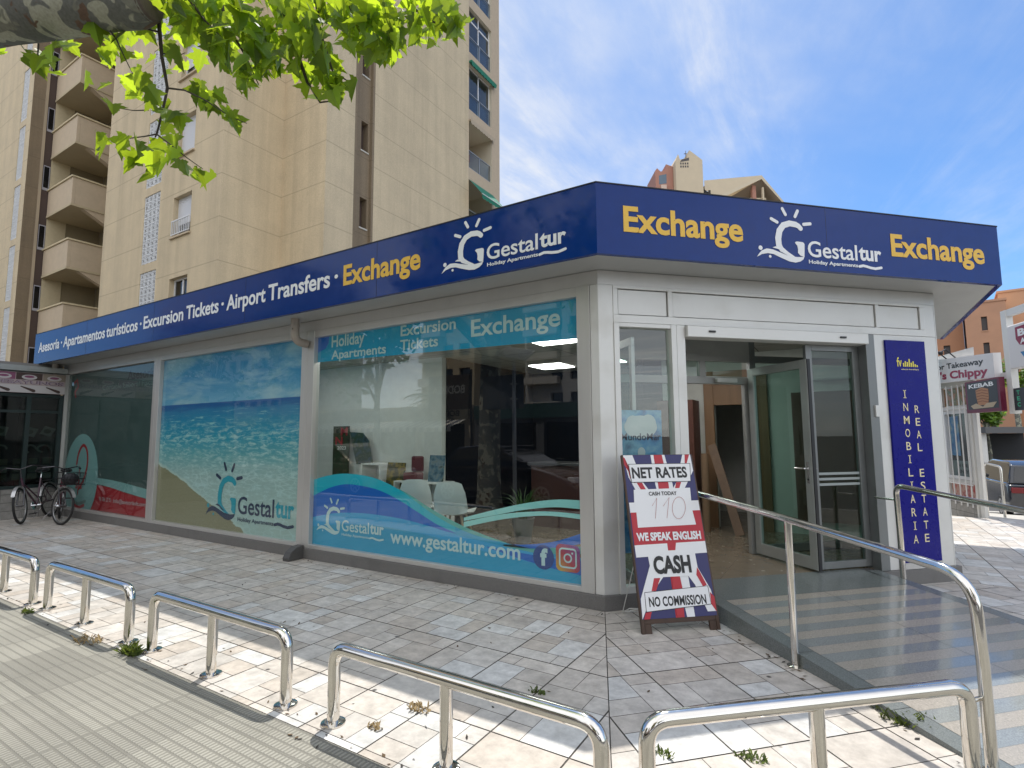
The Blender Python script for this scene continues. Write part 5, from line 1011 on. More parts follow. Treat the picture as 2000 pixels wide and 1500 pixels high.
    m = MB(M); m.tube([(14.36, -.75, 12.46), (16.3, -.75, 12.46)], .02, 0, 8); m.tube([(16.25, 0, 12.4), (16.25, -.75, 12.46)], .012, 0, 6); m.build('awning_arm', UPVC, o)
    m = MB(M); m.box(14.36, 16.5, -.16, .0, 19.06, 19.16); 
    for k in range(9): x = 14.36+2.1*k/9; m.add([(x, -.161, 19.06), (x+.2333, -.161, 19.06), (x+.2333, -.161, 18.94), (x+.117, -.161, 18.88), (x, -.161, 18.94)], [(0, 1, 2, 3, 4)])
    m.build('awning', GREENC, o, label='green canvas awning rolled in')
    m = MB(M); m.box(14.36, 16.4, -.12, .0, 16.17, 16.25); 
    for k in range(9): x = 14.36+2.0*k/9; m.add([(x, -.121, 16.17), (x+.222, -.121, 16.17), (x+.222, -.121, 16.06), (x+.111, -.121, 16.0), (x, -.121, 16.06)], [(0, 1, 2, 3, 4)])
    m.build('awning', mat('beige_canvas', (.44, .36, .26), .85), o, label='beige awning rolled in')
    m = MB(M); m.box(14.6, 16.2, 1.3, 1.45, 15.35, 15.75); m.build('orange_blind', mat('orange_canvas', (.50, .17, .05), .8), o)
    # solid core and roof
    mb = MB(); mb.box(-40, -22.6, 6.61, 12, ZB, ZTp); mb.box(-22.3, -14.6, 4.55, 16.9, ZB, ZTp); mb.box(-14.6, -13.7, 6.66, 16.9, ZB, ZTp); mb.box(-13.7, -12.55, 6.7, 14.3, ZB, ZTp); mb.build('core', PLAINST, o)
    mb = MB(); mb.box(-40, -12.1, 6.7, 16.9, ZTp+.01, ZTp+.3); mb.box(-22.5, -14.4, 4.4, 6.69, ZTp+.01, ZTp+.3); mb.build('roof', PLAINST, o)
tower()

# ================================================================== STREET TO THE EAST
M3 = rotz(math.atan2(-.958, .287), (4.13, 8.62, 0))      # chip shop wall: x towards the camera, -y towards the shop
def lane_z(y): return -.01-1.59*max(0, min(1, (y-8.41)/16))
WPAINT = mat('white_painted_wall', (.66, .65, .62), .7, var=.06, vscale=3)
def chip_shop():
    o = thing('takeaway_kiosk', 'white takeaway kiosk with barred window beside the lane', 'building', tuple(M3 @ Vector((-1.5, .5, 0))))
    mb = MB(M3); panel(mb, M3, -4.2, 0, -.8, 3.1, [(-1.32, -.40, .62, 2.02), (-1.32, -.30, 2.10, 2.50), (-1.32, -.35, .24, .56)], .05)
    i3 = M3.inverted(); q = lambda v: tuple((i3 @ Vector((*v, 0)))[:2]); e0 = Vector((4.13, 8.62)); pr = [(0, .002), q((4.33, 10.6)), q((4.2, 12.8)), (-4.2, .06), (-4.2, .002)]; mb.prism(pr, 3.101, 3.2, 0); mb.quad((0, .0, -.8), (*pr[1], -.8), (*pr[1], 3.1), (0, .0, 3.1)); mb.quad((*pr[1], -1.2), (*pr[2], -1.2), (*pr[2], 3.1), (*pr[1], 3.1)); mb.box(-.13, .0, -.05, -.001, -.1, 2.56); mb.box(-.30, -.24, -.03, -.001, -.1, 2.56); mb.build('wall', WPAINT, o)
    mb = MB(M3); mb.box(-3.8, -.31, -.03, -.002, -.6, .18); mb.build('stone_base', MATS['stone_cladding'], o)
    mb = MB(M3); y = .0; mb.box(-1.31, -1.24, -.01, .04, .63, 2.01); mb.box(-.47, -.41, -.01, .04, .63, 2.01); mb.box(-1.24, -.47, -.01, .04, .63, .69); mb.box(-1.24, -.47, -.01, .04, 1.95, 2.01); w = mb.build('window', UPVC, o)
    mb = MB(M3); mb.quad((-1.3, .048, .63), (-.4, .048, .63), (-.4, .048, 2.01), (-1.3, .048, 2.01)); mb.build('pane', mat('dark_window', (.03, .04, .045), .08), w)
    mb = MB(M3); mb.quad((-1.25, .044, 1.1), (-.85, .044, 1.1), (-.85, .044, 1.9), (-1.25, .044, 1.9), 0); mb.quad((-1.2, .043, .69), (-.5, .043, .69), (-.5, .043, 1.0), (-1.2, .043, 1.0), 1); mb.text('N OR', -1.0, -.62, .87, .07, .042, 2, .04); mb.text('RNEY', -1.0, -.6, .75, .07, .042, 2, .04); mb.build('window_notices', [picture_mat('blue_notice', [(.02, .08, .22), (.05, .18, .35), (.3, .35, .3)], 5), mat('grey_notice', (.12, .16, .155), .5), BLACK], w)
    mb = MB(M3); mb.quad((-1.3, .045, 2.12), (-.32, .045, 2.12), (-.32, .045, 2.48), (-1.3, .045, 2.48)); mb.build('food_picture', picture_mat('burger_print', [(.20, .05, .02), (.40, .16, .07), (.09, .12, .03), (.5, .4, .3)], 6), o)
    mb = MB(M3); mb.quad((-1.3, .045, .25), (-.36, .045, .25), (-.36, .045, .55), (-1.3, .045, .55)); mb.build('food_picture', picture_mat('tomato_print', [(.35, .02, .02), (.5, .35, .28), (.30, .03, .03), (.6, .55, .5)], 5), o)
    mb = MB(M3)
    for x in (-1.22, -.98, -.76, -.54, -.36): mb.tube([(x, -.06, .12), (x, -.06, 2.52)], .013, 0, 8)
    mb.tube([(-1.35, -.06, .55), (-.3, -.06, .55)], .011, 0, 8); mb.tube([(-1.35, -.06, 2.05), (-.3, -.06, 2.05)], .011, 0, 8); mb.build('window_bars', mat('white_bars', (.70, .70, .70), .4), o)
    s = thing('takeaway_sign', 'white sign with black takeaway line and crimson chip shop name', 'sign', tuple(M3 @ Vector((-.3, -.1, 2.57)))); mb = MB(M3)
    mb.add([(-1.6, -.14, 2.62), (.84, -.14, 2.53), (.84, -.14, 2.965), (-1.6, -.14, 3.13), (-1.6, -.02, 2.62), (.84, -.02, 2.53), (.84, -.02, 2.965), (-1.6, -.02, 3.13)], [(0, 1, 2, 3), (5, 4, 7, 6), (0, 4, 5, 1), (3, 2, 6, 7), (0, 3, 7, 4), (1, 5, 6, 2)]); mb.build('panel', mat('sign_white', (.68, .67, .68), .4), s)
    SH = Matrix(((1, 0, 0, 0), (0, 1, 0, 0), (-.045, 0, 1, 0), (0, 0, 0, 1))); mb = MB(M3 @ SH); mb.text('or Takeaway', -1.08, .55, 2.83, .11, -.143, 0, .02); mb.text("'s Chippy", -.98, .66, 2.62, .155, -.143, 1, .035); mb.build('lettering', [BLACK, mat('crimson_letters', (.30, .01, .06), .45)], s)
    mb = MB(M3)
    for x in (-.75, -.45): mb.tube([(x, -.08, 3.04), (x+.1, -.3, 3.22), (x+.18, -.42, 3.16)], .012, 0, 6); mb.sphere((x+.18, -.42, 3.14), .045, 0, 8, 6)
    mb.build('lamp_arm', BLACK, s)
    k = thing('kebab_sign', 'black hanging sign with maroon border, white KEBAB word and meat cone picture', 'sign', tuple(M3 @ Vector((.5, -.2, 1.93)))); mb = MB(M3); mb.box(-.03, 1.02, -.18, -.10, 1.93, 2.52); mb.build('panel', mat('maroon_border', (.13, .008, .035), .45), k)
    mb = MB(M3); mb.quad((.03, -.1815, 1.99), (.96, -.1815, 1.99), (.96, -.1815, 2.49), (.03, -.1815, 2.49), 0); mb.text('KEBAB', .10, .86, 2.385, .075, -.183, 1, .03); mb.poly([(.31, 2.34), (.50, 2.38), (.70, 2.34), (.70, 2.2), (.66, 2.06), (.36, 2.06), (.32, 2.2)], -.183, 2)
    for i in range(5): mb.stroke([(.33, 2.32-.05*i), (.5, 2.335-.05*i), (.69, 2.30-.05*i)], .012, -.184, 3, cap=False)
    mb.poly([(.12, 2.06), (.3, 2.10), (.5, 2.03), (.62, 2.09), (.92, 2.10), (.80, 2.01), (.2, 2.0)], -.1842, 4); mb.build('picture', [mat('kebab_black', (.012, .012, .016), .4), WHITEV, mat('kebab_meat', (.42, .20, .09), .5), mat('kebab_char', (.20, .07, .03), .5), mat('kebab_bread', (.45, .36, .25), .5)], k)
    g = thing('projecting_sign', 'teal green projecting sign with white curve next to the shop corner', 'sign', tuple(M3 @ Vector((-1.2, -.3, 2.4)))); mb = MB(M3); mb.box(-1.42, -.98, -.36, -.26, 2.38, 3.28); mb.build('panel', mat('teal_sign', (.004, .20, .19), .4), g); mb = MB(M3); mb.stroke([(-1.22+.10*math.cos(t), 2.62+.14*math.sin(t)) for t in [-1.4+.2*k for k in range(15)]], .03, -.362, 0); mb.build('emblem', WHITEV, g); mb = MB(M3); mb.box(-1.25, -1.1, -.34, -.28, 3.281, 3.36); mb.build('bracket', BLACK, g)
    f = thing('sign_frame', 'white square-tube frame holding hanging signs above the lane', 'frame', tuple(M3 @ Vector((1.05, .2, 1.9)))); mb = MB(M3); mb.box(1.0, 1.14, -.06, .04, 1.88, 3.66); mb.box(1.1405, 3.2, -.05, .03, 3.54, 3.66); mb.box(.85, .999, -.05, .03, 2.5, 2.6); mb.build('tube_frame', mat('white_tube', (.70, .70, .68), .4), f)
    c = thing('bar_sign', 'white box sign with maroon shield lettered B and A hanging in the white frame', 'sign', tuple(M3 @ Vector((1.8, .2, 2.7)))); mb = MB(M3); mb.box(1.20, 2.5, -.10, .04, 2.62, 3.36); mb.build('panel', MATS['sign_white'], c, bevel=.02)
    mb = MB(M3); mb.poly([(1.42, 3.30), (2.4, 3.33), (2.4, 3.0), (1.9, 2.93), (1.5, 3.0), (1.42, 3.1)], -.102, 0); mb.text('B', 1.48, 1.66, 3.14, .12, -.104, 1, .05); mb.text('A', 1.52, 1.66, 3.01, .09, -.104, 1, .04); mb.poly([(1.5, 2.88), (2.2, 2.86), (1.9, 2.8), (2.3, 2.74), (1.6, 2.76)], -.103, 2); mb.build('emblem', [mat('maroon_shield', (.25, .008, .05), .45), WHITEV, mat('azure_ink', (.02, .18, .42), .45)], c)
    d = thing('small_dark_sign', 'small black sign with green letters below the white box sign', 'sign', tuple(M3 @ Vector((1.5, .2, 1.9)))); mb = MB(M3); mb.box(1.17, 1.9, -.07, .0, 1.93, 2.3); mb.build('panel', MATS['kebab_black'], d); mb = MB(M3)
    for i, t in enumerate(('T', 'E', 'C')): mb.text(t, 1.25, 1.33, 2.19-.1*i, .07, -.072, 0, .03)
    mb.build('lettering', mat('green_letters', (.03, .42, .22), .4), d)
    r = thing('lane_rail', 'thin steel rail standing beside the takeaway corner', 'rail', tuple(M3 @ Vector((.1, .3, -.1)))); mb = MB(); A_, B_ = Vector((4.27, 9.5, 0)), Vector((4.42, 8.95, 0)); mb.tube([A_+Vector((0, 0, -.08)), A_+Vector((0, 0, .7))]+bend(A_+Vector((0, 0, .7)), B_+Vector((0, 0, .95)), .06, A_+Vector((0, 0, .96)), 4)+bend(A_+Vector((0, 0, .94)), B_+Vector((0, 0, .3)), .08, B_+Vector((0, 0, .92)), 5)+[B_+Vector((0, 0, -.03))], .022, 0, 10); mb.build('rail', STEEL, r, smooth=True)
chip_shop()

# ---- cars -------------------------------------------------------------------------
def car(label, paint, loc, yaw, L_=4.4, Wd=1.8, H=1.5, kind='saloon', group=None):
    o = thing('parked_car', label, 'car', loc, group); B = Matrix.Translation(loc) @ Matrix.Rotation(yaw, 4, 'Z'); hw = Wd/2       # +x is the front
    f, r = L_/2, -L_/2; belt = .62*H if kind != 'saloon' else .64*H
    low = [(r+.02, .30), (r, .55), (r+.03, belt-.03), (r+.25, belt+.02), (f-1.15, belt+.02), (f-.5, belt-.12), (f-.12, belt-.26), (f, .52), (f-.04, .28), (f-.3, .20), (r+.3, .20)]
    if kind == 'saloon': top = [(r+.55, belt), (r+1.05, H-.06), (r+1.6, H), (r+2.5, H-.02), (f-1.95, H-.12), (f-1.1, belt)]
    else: top = [(r+.12, belt), (r+.30, H-.12), (r+.55, H-.01), (r+2.2, H), (f-1.9, H-.08), (f-1.05, belt)]
    def loft(m, prof, secs, mi=0):
        n = len(prof); vs = []; cx = sum(p[0] for p in prof)/n; cz = sum(p[1] for p in prof)/n
        for (y, k, kz) in secs: vs += [(cx+(p[0]-cx)*k, y, cz+(p[1]-cz)*kz) for p in prof]
        fs = [tuple(range(n)), tuple(range((len(secs)-1)*n, len(secs)*n))[::-1]]
        for s in range(len(secs)-1):
            for i in range(n): fs.append((s*n+i, (s+1)*n+i, (s+1)*n+(i+1) % n, s*n+(i+1) % n))
        m.add(vs, fs, mi)
    m = MB(B); loft(m, low, [(-hw, .95, .9), (-hw*.96, .985, .97), (-hw*.8, 1, 1), (hw*.8, 1, 1), (hw*.96, .985, .97), (hw, .95, .9)]); b = m.build('body', paint, o, smooth=True, bevel=.03)
    n = len(top); ins = .16
    m = MB(B); T0 = [(x, z) for x, z in top]
    def gh(y, z): t = max(0, (z-belt)/(H-belt)); return y*(1-ins*t)
    sec = [[(x, gh(s*hw*.95, z), z) for x, z in T0] for s in (-1, 1)]
    m.add(sec[0]+sec[1], [tuple(range(n)), tuple(range(n, 2*n))[::-1]]+[(i, n+i, n+(i+1) % n, (i+1) % n) for i in range(n)]); m.build('roof', paint, o, smooth=True, bevel=.03)
    G = mat('car_glass', (.012, .014, .016), .04, spec=.8); m = MB(B)
    side = [(x+(.10 if i == 0 else -.12 if i == n-1 else 0), z-(.06 if z > belt+.2 else -.03)) for i, (x, z) in enumerate(T0)]
    for s in (-1, 1):
        pts = [(x, gh(s*hw*.95, z)+s*.006, z) for x, z in side]; m.add(pts, [tuple(range(n)) if s < 0 else tuple(range(n))[::-1]])
    m.build('side_windows', G, o)
    for nm, (p, q) in (('rear_window', (T0[0], T0[1])), ('windscreen', (T0[n-1], T0[n-2]))):
        m = MB(B); t = lambda k: (p[0]+(q[0]-p[0])*k, p[1]+(q[1]-p[1])*k); a, c = t(.1), t(.92); e = -.012 if nm == 'rear_window' else .012
        pts = [(a[0]+e, gh(-hw*.84, a[1]), a[1]), (a[0]+e, gh(hw*.84, a[1]), a[1]), (c[0]+e, gh(hw*.84, c[1]), c[1]+.01), (c[0]+e, gh(-hw*.84, c[1]), c[1]+.01)]; m.add(pts, [(3, 2, 1, 0) if e < 0 else (0, 1, 2, 3)]); m.build(nm, G, o)
    for s in (-1, 1):
        m = MB(B); m.box(r-.012, r+.10, s*hw*.60 if s > 0 else -hw*.93, s*hw*.93 if s > 0 else -hw*.60, belt-.26, belt-.10); m.build('tail_light', mat('tail_red', (.16, .006, .01), .2), o, bevel=.02)
        m = MB(B); m.box(f-.24, f-.035, min(s*hw*.6, s*hw*.9), max(s*hw*.6, s*hw*.9), belt-.30, belt-.17); m.build('headlight', mat('lamp_glass', (.6, .62, .63), .1), o, bevel=.02)
        m = MB(B); m.box(f-1.35, f-1.2, min(s*(hw+.0), s*(hw+.16)), max(s*(hw+.0), s*(hw+.16)), belt+.05, belt+.17); m.build('wing_mirror', paint, o, bevel=.03)
        m = MB(B)
        for d in (r+1.9,): m.box(d, d+.14, min(s*hw*.985, s*hw*1.005), max(s*hw*.985, s*hw*1.005), belt-.14, belt-.115)
        m.build('door_handle', paint, o)
    for x in (f-.85, r+.85):
        for s in (-1, 1):
            Wm = B @ Matrix.Translation((x, s*(hw-.10), .325)) @ Matrix.Rotation(R(90), 4, 'X'); m = MB(Wm); m.lathe([(.21, -.11), (.30, -.11), (.325, -.08), (.325, .08), (.30, .11), (.21, .11)], (0, 0, 0), 0, 28); w = m.build('wheel', RUBBER, o, smooth=True)
            m = MB(Wm); m.lathe([(.20, -.10), (.215, -.115), (.06, -.10), (.06, .10), (.215, .115), (.20, .10)], (0, 0, 0), 0, 24)
            for k in range(7): m.box(-.022, .022, .05, .205, -.118, .118, 0, Wm @ Matrix.Rotation(2*math.pi*k/7, 4, 'Z'))
            m.build('rim', mat('alloy_rim', (.45, .45, .46), .3, .8), w, smooth=True)
    m = MB(B); m.box(r-.022, r-.004, -.26, .26, .55, .66); m.build('number_plate', WHITEP, o)
    return o
DKBLUE = mat('dark_blue_car_paint', (.006, .010, .020), .18, coat=1.); BEIGE = mat('champagne_car_paint', (.26, .23, .17), .25, .4, coat=1.); VANW = mat('white_van_paint', (.72, .72, .72), .25, coat=1.); BLK = mat('black_car_paint', (.008, .008, .01), .15, coat=1.)
car('dark blue hatchback car seen from behind past the takeaway corner', DKBLUE, (6.72, 18.3, -.93), R(92), 4.5, 1.85, 1.66, 'suv', 'cars in the lane')
car('champagne coloured car partly cut by the picture edge', BEIGE, (8.02, 16.9, -.62), R(75), 3.9, 1.7, 1.45, 'suv', 'cars in the lane')
car('white van roof showing beyond the dark blue car', VANW, (12.6, 30.5, -1.63), R(80), 4.8, 1.9, 1.95, 'suv', 'cars in the lane')

# ---- far buildings on the right ---------------------------------------------------------
TERRA = mat('terracotta_render', (.47, .265, .17), .85, var=.07, vscale=.6); TERRAD = mat('deep_terracotta_render', (.44, .225, .13), .85, var=.07, vscale=.6); FARWIN = mat('far_window', (.06, .05, .05), .4); SALMON = mat('salmon_render', (.56, .32, .19), .85, var=.06, vscale=.5)
def far_block(label, x0, x1, y, d, z1, cols, m, side=True, rz=-8):
    M = rotz(R(rz), (x0, y, 0)); w = x1-x0; o = thing('apartment_block', label, 'apartment building', (x0+w/2, y+d/2, -3)); mb = MB(M); holes = []
    for (a, b, k0) in cols:
        z = 1.2+k0
        while z < z1-2.0: holes.append((a, b, z, z+1.55)); z += 2.9
    panel(mb, M, 0, w, -3, z1, holes, .35, rmi=0, bmi=1); mb.quad((0, 0, -3), (0, 0, z1), (0, d, z1), (0, d, -3)); mb.quad((w, 0, -3), (w, d, -3), (w, d, z1), (w, 0, z1)); mb.quad((0, d, -3), (w, d, -3), (w, d, z1), (0, d, z1)); mb.build('wall', [m, FARWIN], o)
    mb = MB(M); mb.box(-.1, w+.1, -.1, d, z1+.001, z1+.25); mb.build('roof', m, o)
    mb = MB(M)
    for (a, b, k0) in cols:
        z = 1.2+k0
        while z < z1-2.0: mb.box(a-.05, b+.05, -.06, .04, z-.12, z-.002); z += 2.9
    mb.build('window_sill', m, o); return o, M
o, M_ = far_block('orange apartment block with narrow dark window slits beyond the white sign frame', 14.45, 17.9, 72, 9, 15.9, [(1.35, 1.85, 0)], TERRA); mb = MB(M_); mb.box(.2, .5, .5, 3, 16.16, 17.1); mb.build('roof_parapet', SALMON, o)
far_block('deep orange apartment block with grilled windows rising over the takeaway sign', 10.2, 14.6, 74.5, 9, 20., [(.6, 1.3, 0), (2.5, 3.1, .3)], TERRAD)
far_block('salmon coloured apartment block topping the others at the picture edge', 18.0, 27, 75, 10, 17.4, [(3.5, 4.5, 0), (6, 7, 0)], SALMON)
far_block('low orange block standing behind the lane trees', 24, 40, 60, 9, 9, [(2, 3, 0), (5, 6, 0)], TERRA)
def skyline_building():
    c = at(1376, 390, 60); M = Matrix.Translation((c.x, c.y, 0)) @ Matrix.Rotation(-YAW, 4, 'Z'); k = 60/F_PX; zc = c.z; X = lambda px: (px-1376)*k; Z = lambda py: zc-(py-390)*k*1.03
    o = thing('hilltop_building', 'cream and rose tower building with gabled rooftop pavilions and a cross on its peak', 'apartment building', (c.x, c.y, -3)); CR = mat('cream_render', (.56, .47, .34), .85, var=.05, vscale=.8); RO = mat('rose_render', (.40, .20, .15), .85, var=.06, vscale=.8); TI = mat('roof_cream', (.58, .50, .37), .8)
    mb = MB(M); mb.box(X(1287), X(1530), .5, 12, -3, Z(400)); mb.build('body', CR, o)
    mb = MB(M); mb.poly([(X(1322), Z(392)), (X(1375), Z(392)), (X(1375), Z(311)), (X(1350), Z(291)), (X(1349), Z(306)), (X(1331), Z(310)), (X(1328), Z(299)), (X(1322), Z(312))], 3.0, 0, 3.0); t = mb.build('stair_tower', CR, o)
    mb = MB(M)
    for j in range(2):
        for i in range(4): mb.quad((X(1331+i*4.5), -.005, Z(326-j*6)), (X(1334+i*4.5), -.005, Z(326-j*6)), (X(1334+i*4.5), -.005, Z(322-j*6)), (X(1331+i*4.5), -.005, Z(322-j*6)))
    mb.poly([(X(1331), Z(315)), (X(1349), Z(312)), (X(1349), Z(306)), (X(1334), Z(310))], -.006, 0); mb.build('vent_openings', FARWIN, t)
    mb = MB(M); mb.box(X(1348.6), X(1349.4), 1, 1.06, Z(306), Z(283)); mb.box(X(1345.5), X(1352), 1, 1.06, Z(289.6), Z(288.4)); mb.build('cross', mat('rusty_iron', (.12, .10, .09), .7), t)
    mb = MB(M); mb.poly([(X(1286), Z(392)), (X(1321.5), Z(392)), (X(1321.5), Z(316)), (X(1308), Z(311)), (X(1308), Z(322)), (X(1297), Z(326)), (X(1290), Z(319)), (X(1286), Z(324))], 4.5, 0, 3.6); t2 = mb.build('rose_tower', RO, o)
    mb = MB(M); mb.quad((X(1293), .89, Z(352)), (X(1308), .89, Z(350)), (X(1308), .89, Z(331)), (X(1293), .89, Z(334))); mb.build('tower_window', mat('far_blue_glass', (.10, .15, .20), .2), t2)
    mb = MB(M); mb.box(X(1296), X(1307), .7, .88, Z(395), Z(354)); mb.build('pale_panel', mat('pale_rose_render', (.60, .46, .38), .85), t2)
    # sweeping gabled roof with an open gable end
    mb = MB(M); A, B_, C = (X(1377), Z(352)), (X(1487), Z(345)), (X(1534), Z(396)); mb.add([(A[0], .0, A[1]), (B_[0], -.3, B_[1]), (X(1400), -.2, Z(388)), (A[0], 0, Z(370))], [(0, 3, 2, 1)], 0)
    mb.add([(B_[0], -.3, B_[1]), (C[0], .2, C[1]), (C[0]-.5, 5, C[1]+.2), (A[0], 4, A[1]), (B_[0]-.5, 5, B_[1]-.2)], [(0, 1, 2, 4), (0, 4, 3)], 1); mb.add([(B_[0], -.35, B_[1]), (B_[0], -.35, B_[1]-.5), (C[0], .15, C[1]-.3), (C[0], .15, C[1])], [(0, 1, 2, 3)], 1); mb.add([(B_[0], -.35, B_[1]), (B_[0], -.35, B_[1]-.45), (X(1400), -.25, Z(393)), (X(1400), -.25, Z(386))], [(0, 3, 2, 1)], 1)
    mb.add([(B_[0], -.29, B_[1]-.4), (X(1405), 2.5, Z(388)), (X(1520), 2.5, Z(395)), (X(1520), -.2, Z(392))], [(0, 1, 2, 3)], 2); mb.box(X(1473), X(1480), .3, .8, Z(400), Z(356), 3); mb.box(X(1490), X(1493), .0, .3, Z(400), Z(366), 0); mb.box(X(1460), X(1500), .4, .6, Z(402), Z(384), 0); mb.box(X(1377), X(1382), .1, .5, Z(400), Z(362), 4); mb.box(X(1384), X(1388), -.1, .5, Z(392), Z(372), 4); mb.build('roof', [CR, TI, mat('gable_shade', (.30, .24, .18), .9), RO, mat('chimney_black', (.03, .03, .03), .8)], o)
skyline_building()
def terrace_canopy():
    a = at(1925, 850, 34); b = at(2120, 850, 36); c = thing('terrace_canopy', 'low dark terrace canopy across the street behind the cars', 'canopy', (a.x, a.y, -1.7)); d = (b-a).normalized(); nrm = Vector((-d.y, d.x, 0)); mb = MB()
    def bx(t0, t1, u0, u1, z0, z1, mi=0): mb.prism([tuple((a+d*t0+nrm*u0)[:2]), tuple((a+d*t1+nrm*u0)[:2]), tuple((a+d*t1+nrm*u1)[:2]), tuple((a+d*t0+nrm*u1)[:2])], z0, z1, mi)
    l = (b-a).length; bx(-.4, l, -.3, 4, 1.55, 1.95); mb.build('roof', mat('grey_canopy', (.10, .10, .10), .6), c); mb = MB(); bx(-.3, l, 3.6, 3.8, -1.75, 1.54); mb.build('back_wall', DARKROOM, c); mb = MB(); bx(-.2, .35, .2, .5, -1.75, 1.54); mb.build('post', WPAINT, c); mb = MB(); bx(4, 4.2, .2, .4, -1.75, 1.54); mb.build('post', WPAINT, c)
terrace_canopy()

# ================================================================== TREES
def bark_mat():
    m = bpy.data.materials.new('plane_bark'); m.use_nodes = True; nt = m.node_tree; N = nt.nodes; L = nt.links; p = N['Principled BSDF']; p.inputs['Roughness'].default_value = .85; tc = N.new('ShaderNodeTexCoord')
    def noise(sc, det, dist=0.):
        n = N.new('ShaderNodeTexNoise'); n.inputs['Scale'].default_value = sc; n.inputs['Detail'].default_value = det; n.inputs['Distortion'].default_value = dist; L.new(tc.outputs['Object'], n.inputs['Vector']); return n.outputs[0]
    def step(v, a, w=.015):
        r = N.new('ShaderNodeMapRange'); r.inputs[1].default_value = a; r.inputs[2].default_value = a+w; L.new(v, r.inputs[0]); return r.outputs[0]
    def mix(f, a, b):
        x = N.new('ShaderNodeMixRGB'); L.new(f, x.inputs[0])
        for i, v in ((1, a), (2, b)):
            if isinstance(v, tuple): x.inputs[i].default_value = (*v, 1)
            else: L.new(v, x.inputs[i])
        return x.outputs[0]
    c = mix(step(noise(4.2, 2, .6), .53), (.20, .205, .18), (.52, .52, .40)); c = mix(step(noise(6, 2, .4), .60), c, (.28, .28, .22)); c = mix(step(noise(5, 3, .3), .63), c, (.19, .12, .08))
    g = N.new('ShaderNodeMixRGB'); g.blend_type = 'MULTIPLY'; g.inputs[0].default_value = .6; L.new(c, g.inputs[1]); L.new(noise(60, 6), g.inputs[2]); L.new(g.outputs[0], p.inputs['Base Color'])
    b = N.new('ShaderNodeBump'); b.inputs['Strength'].default_value = .5; b.inputs['Distance'].default_value = .02; L.new(noise(18, 6), b.inputs['Height']); L.new(b.outputs[0], p.inputs['Normal']); return m
BARK = bark_mat(); TWIG = mat('twig_bark', (.045, .036, .025), .8)
LEAF = leafmat('plane_leaf', (.055, .125, .018), (.50, .66, .03), .6)
HALF = [(0, 0), (.10, -.09), (.20, -.04), (.27, -.08), (.45, .0), (.36, .07), (.30, .15), (.36, .20), (.45, .24), (.50, .33), (.66, .47), (.52, .48), (.44, .52), (.30, .50), (.26, .54), (.28, .64), (.20, .70), (.17, .80), (.09, .86), (0, 1.02)]
def leaf(mb, pos, tip, nrm, size, fold=.3, curl=.25):
    t = tip.normalized(); s = t.cross(nrm).normalized(); n = s.cross(t); c, sn = math.cos(fold), math.sin(fold)
    for sg in (1, -1):
        pts = [pos+(t*v-n*(curl*v*v*.5))*size+(s*sg*u*c+n*u*sn)*size for u, v in HALF]
        mb.add(pts, [tuple(range(len(pts)))[::sg]])
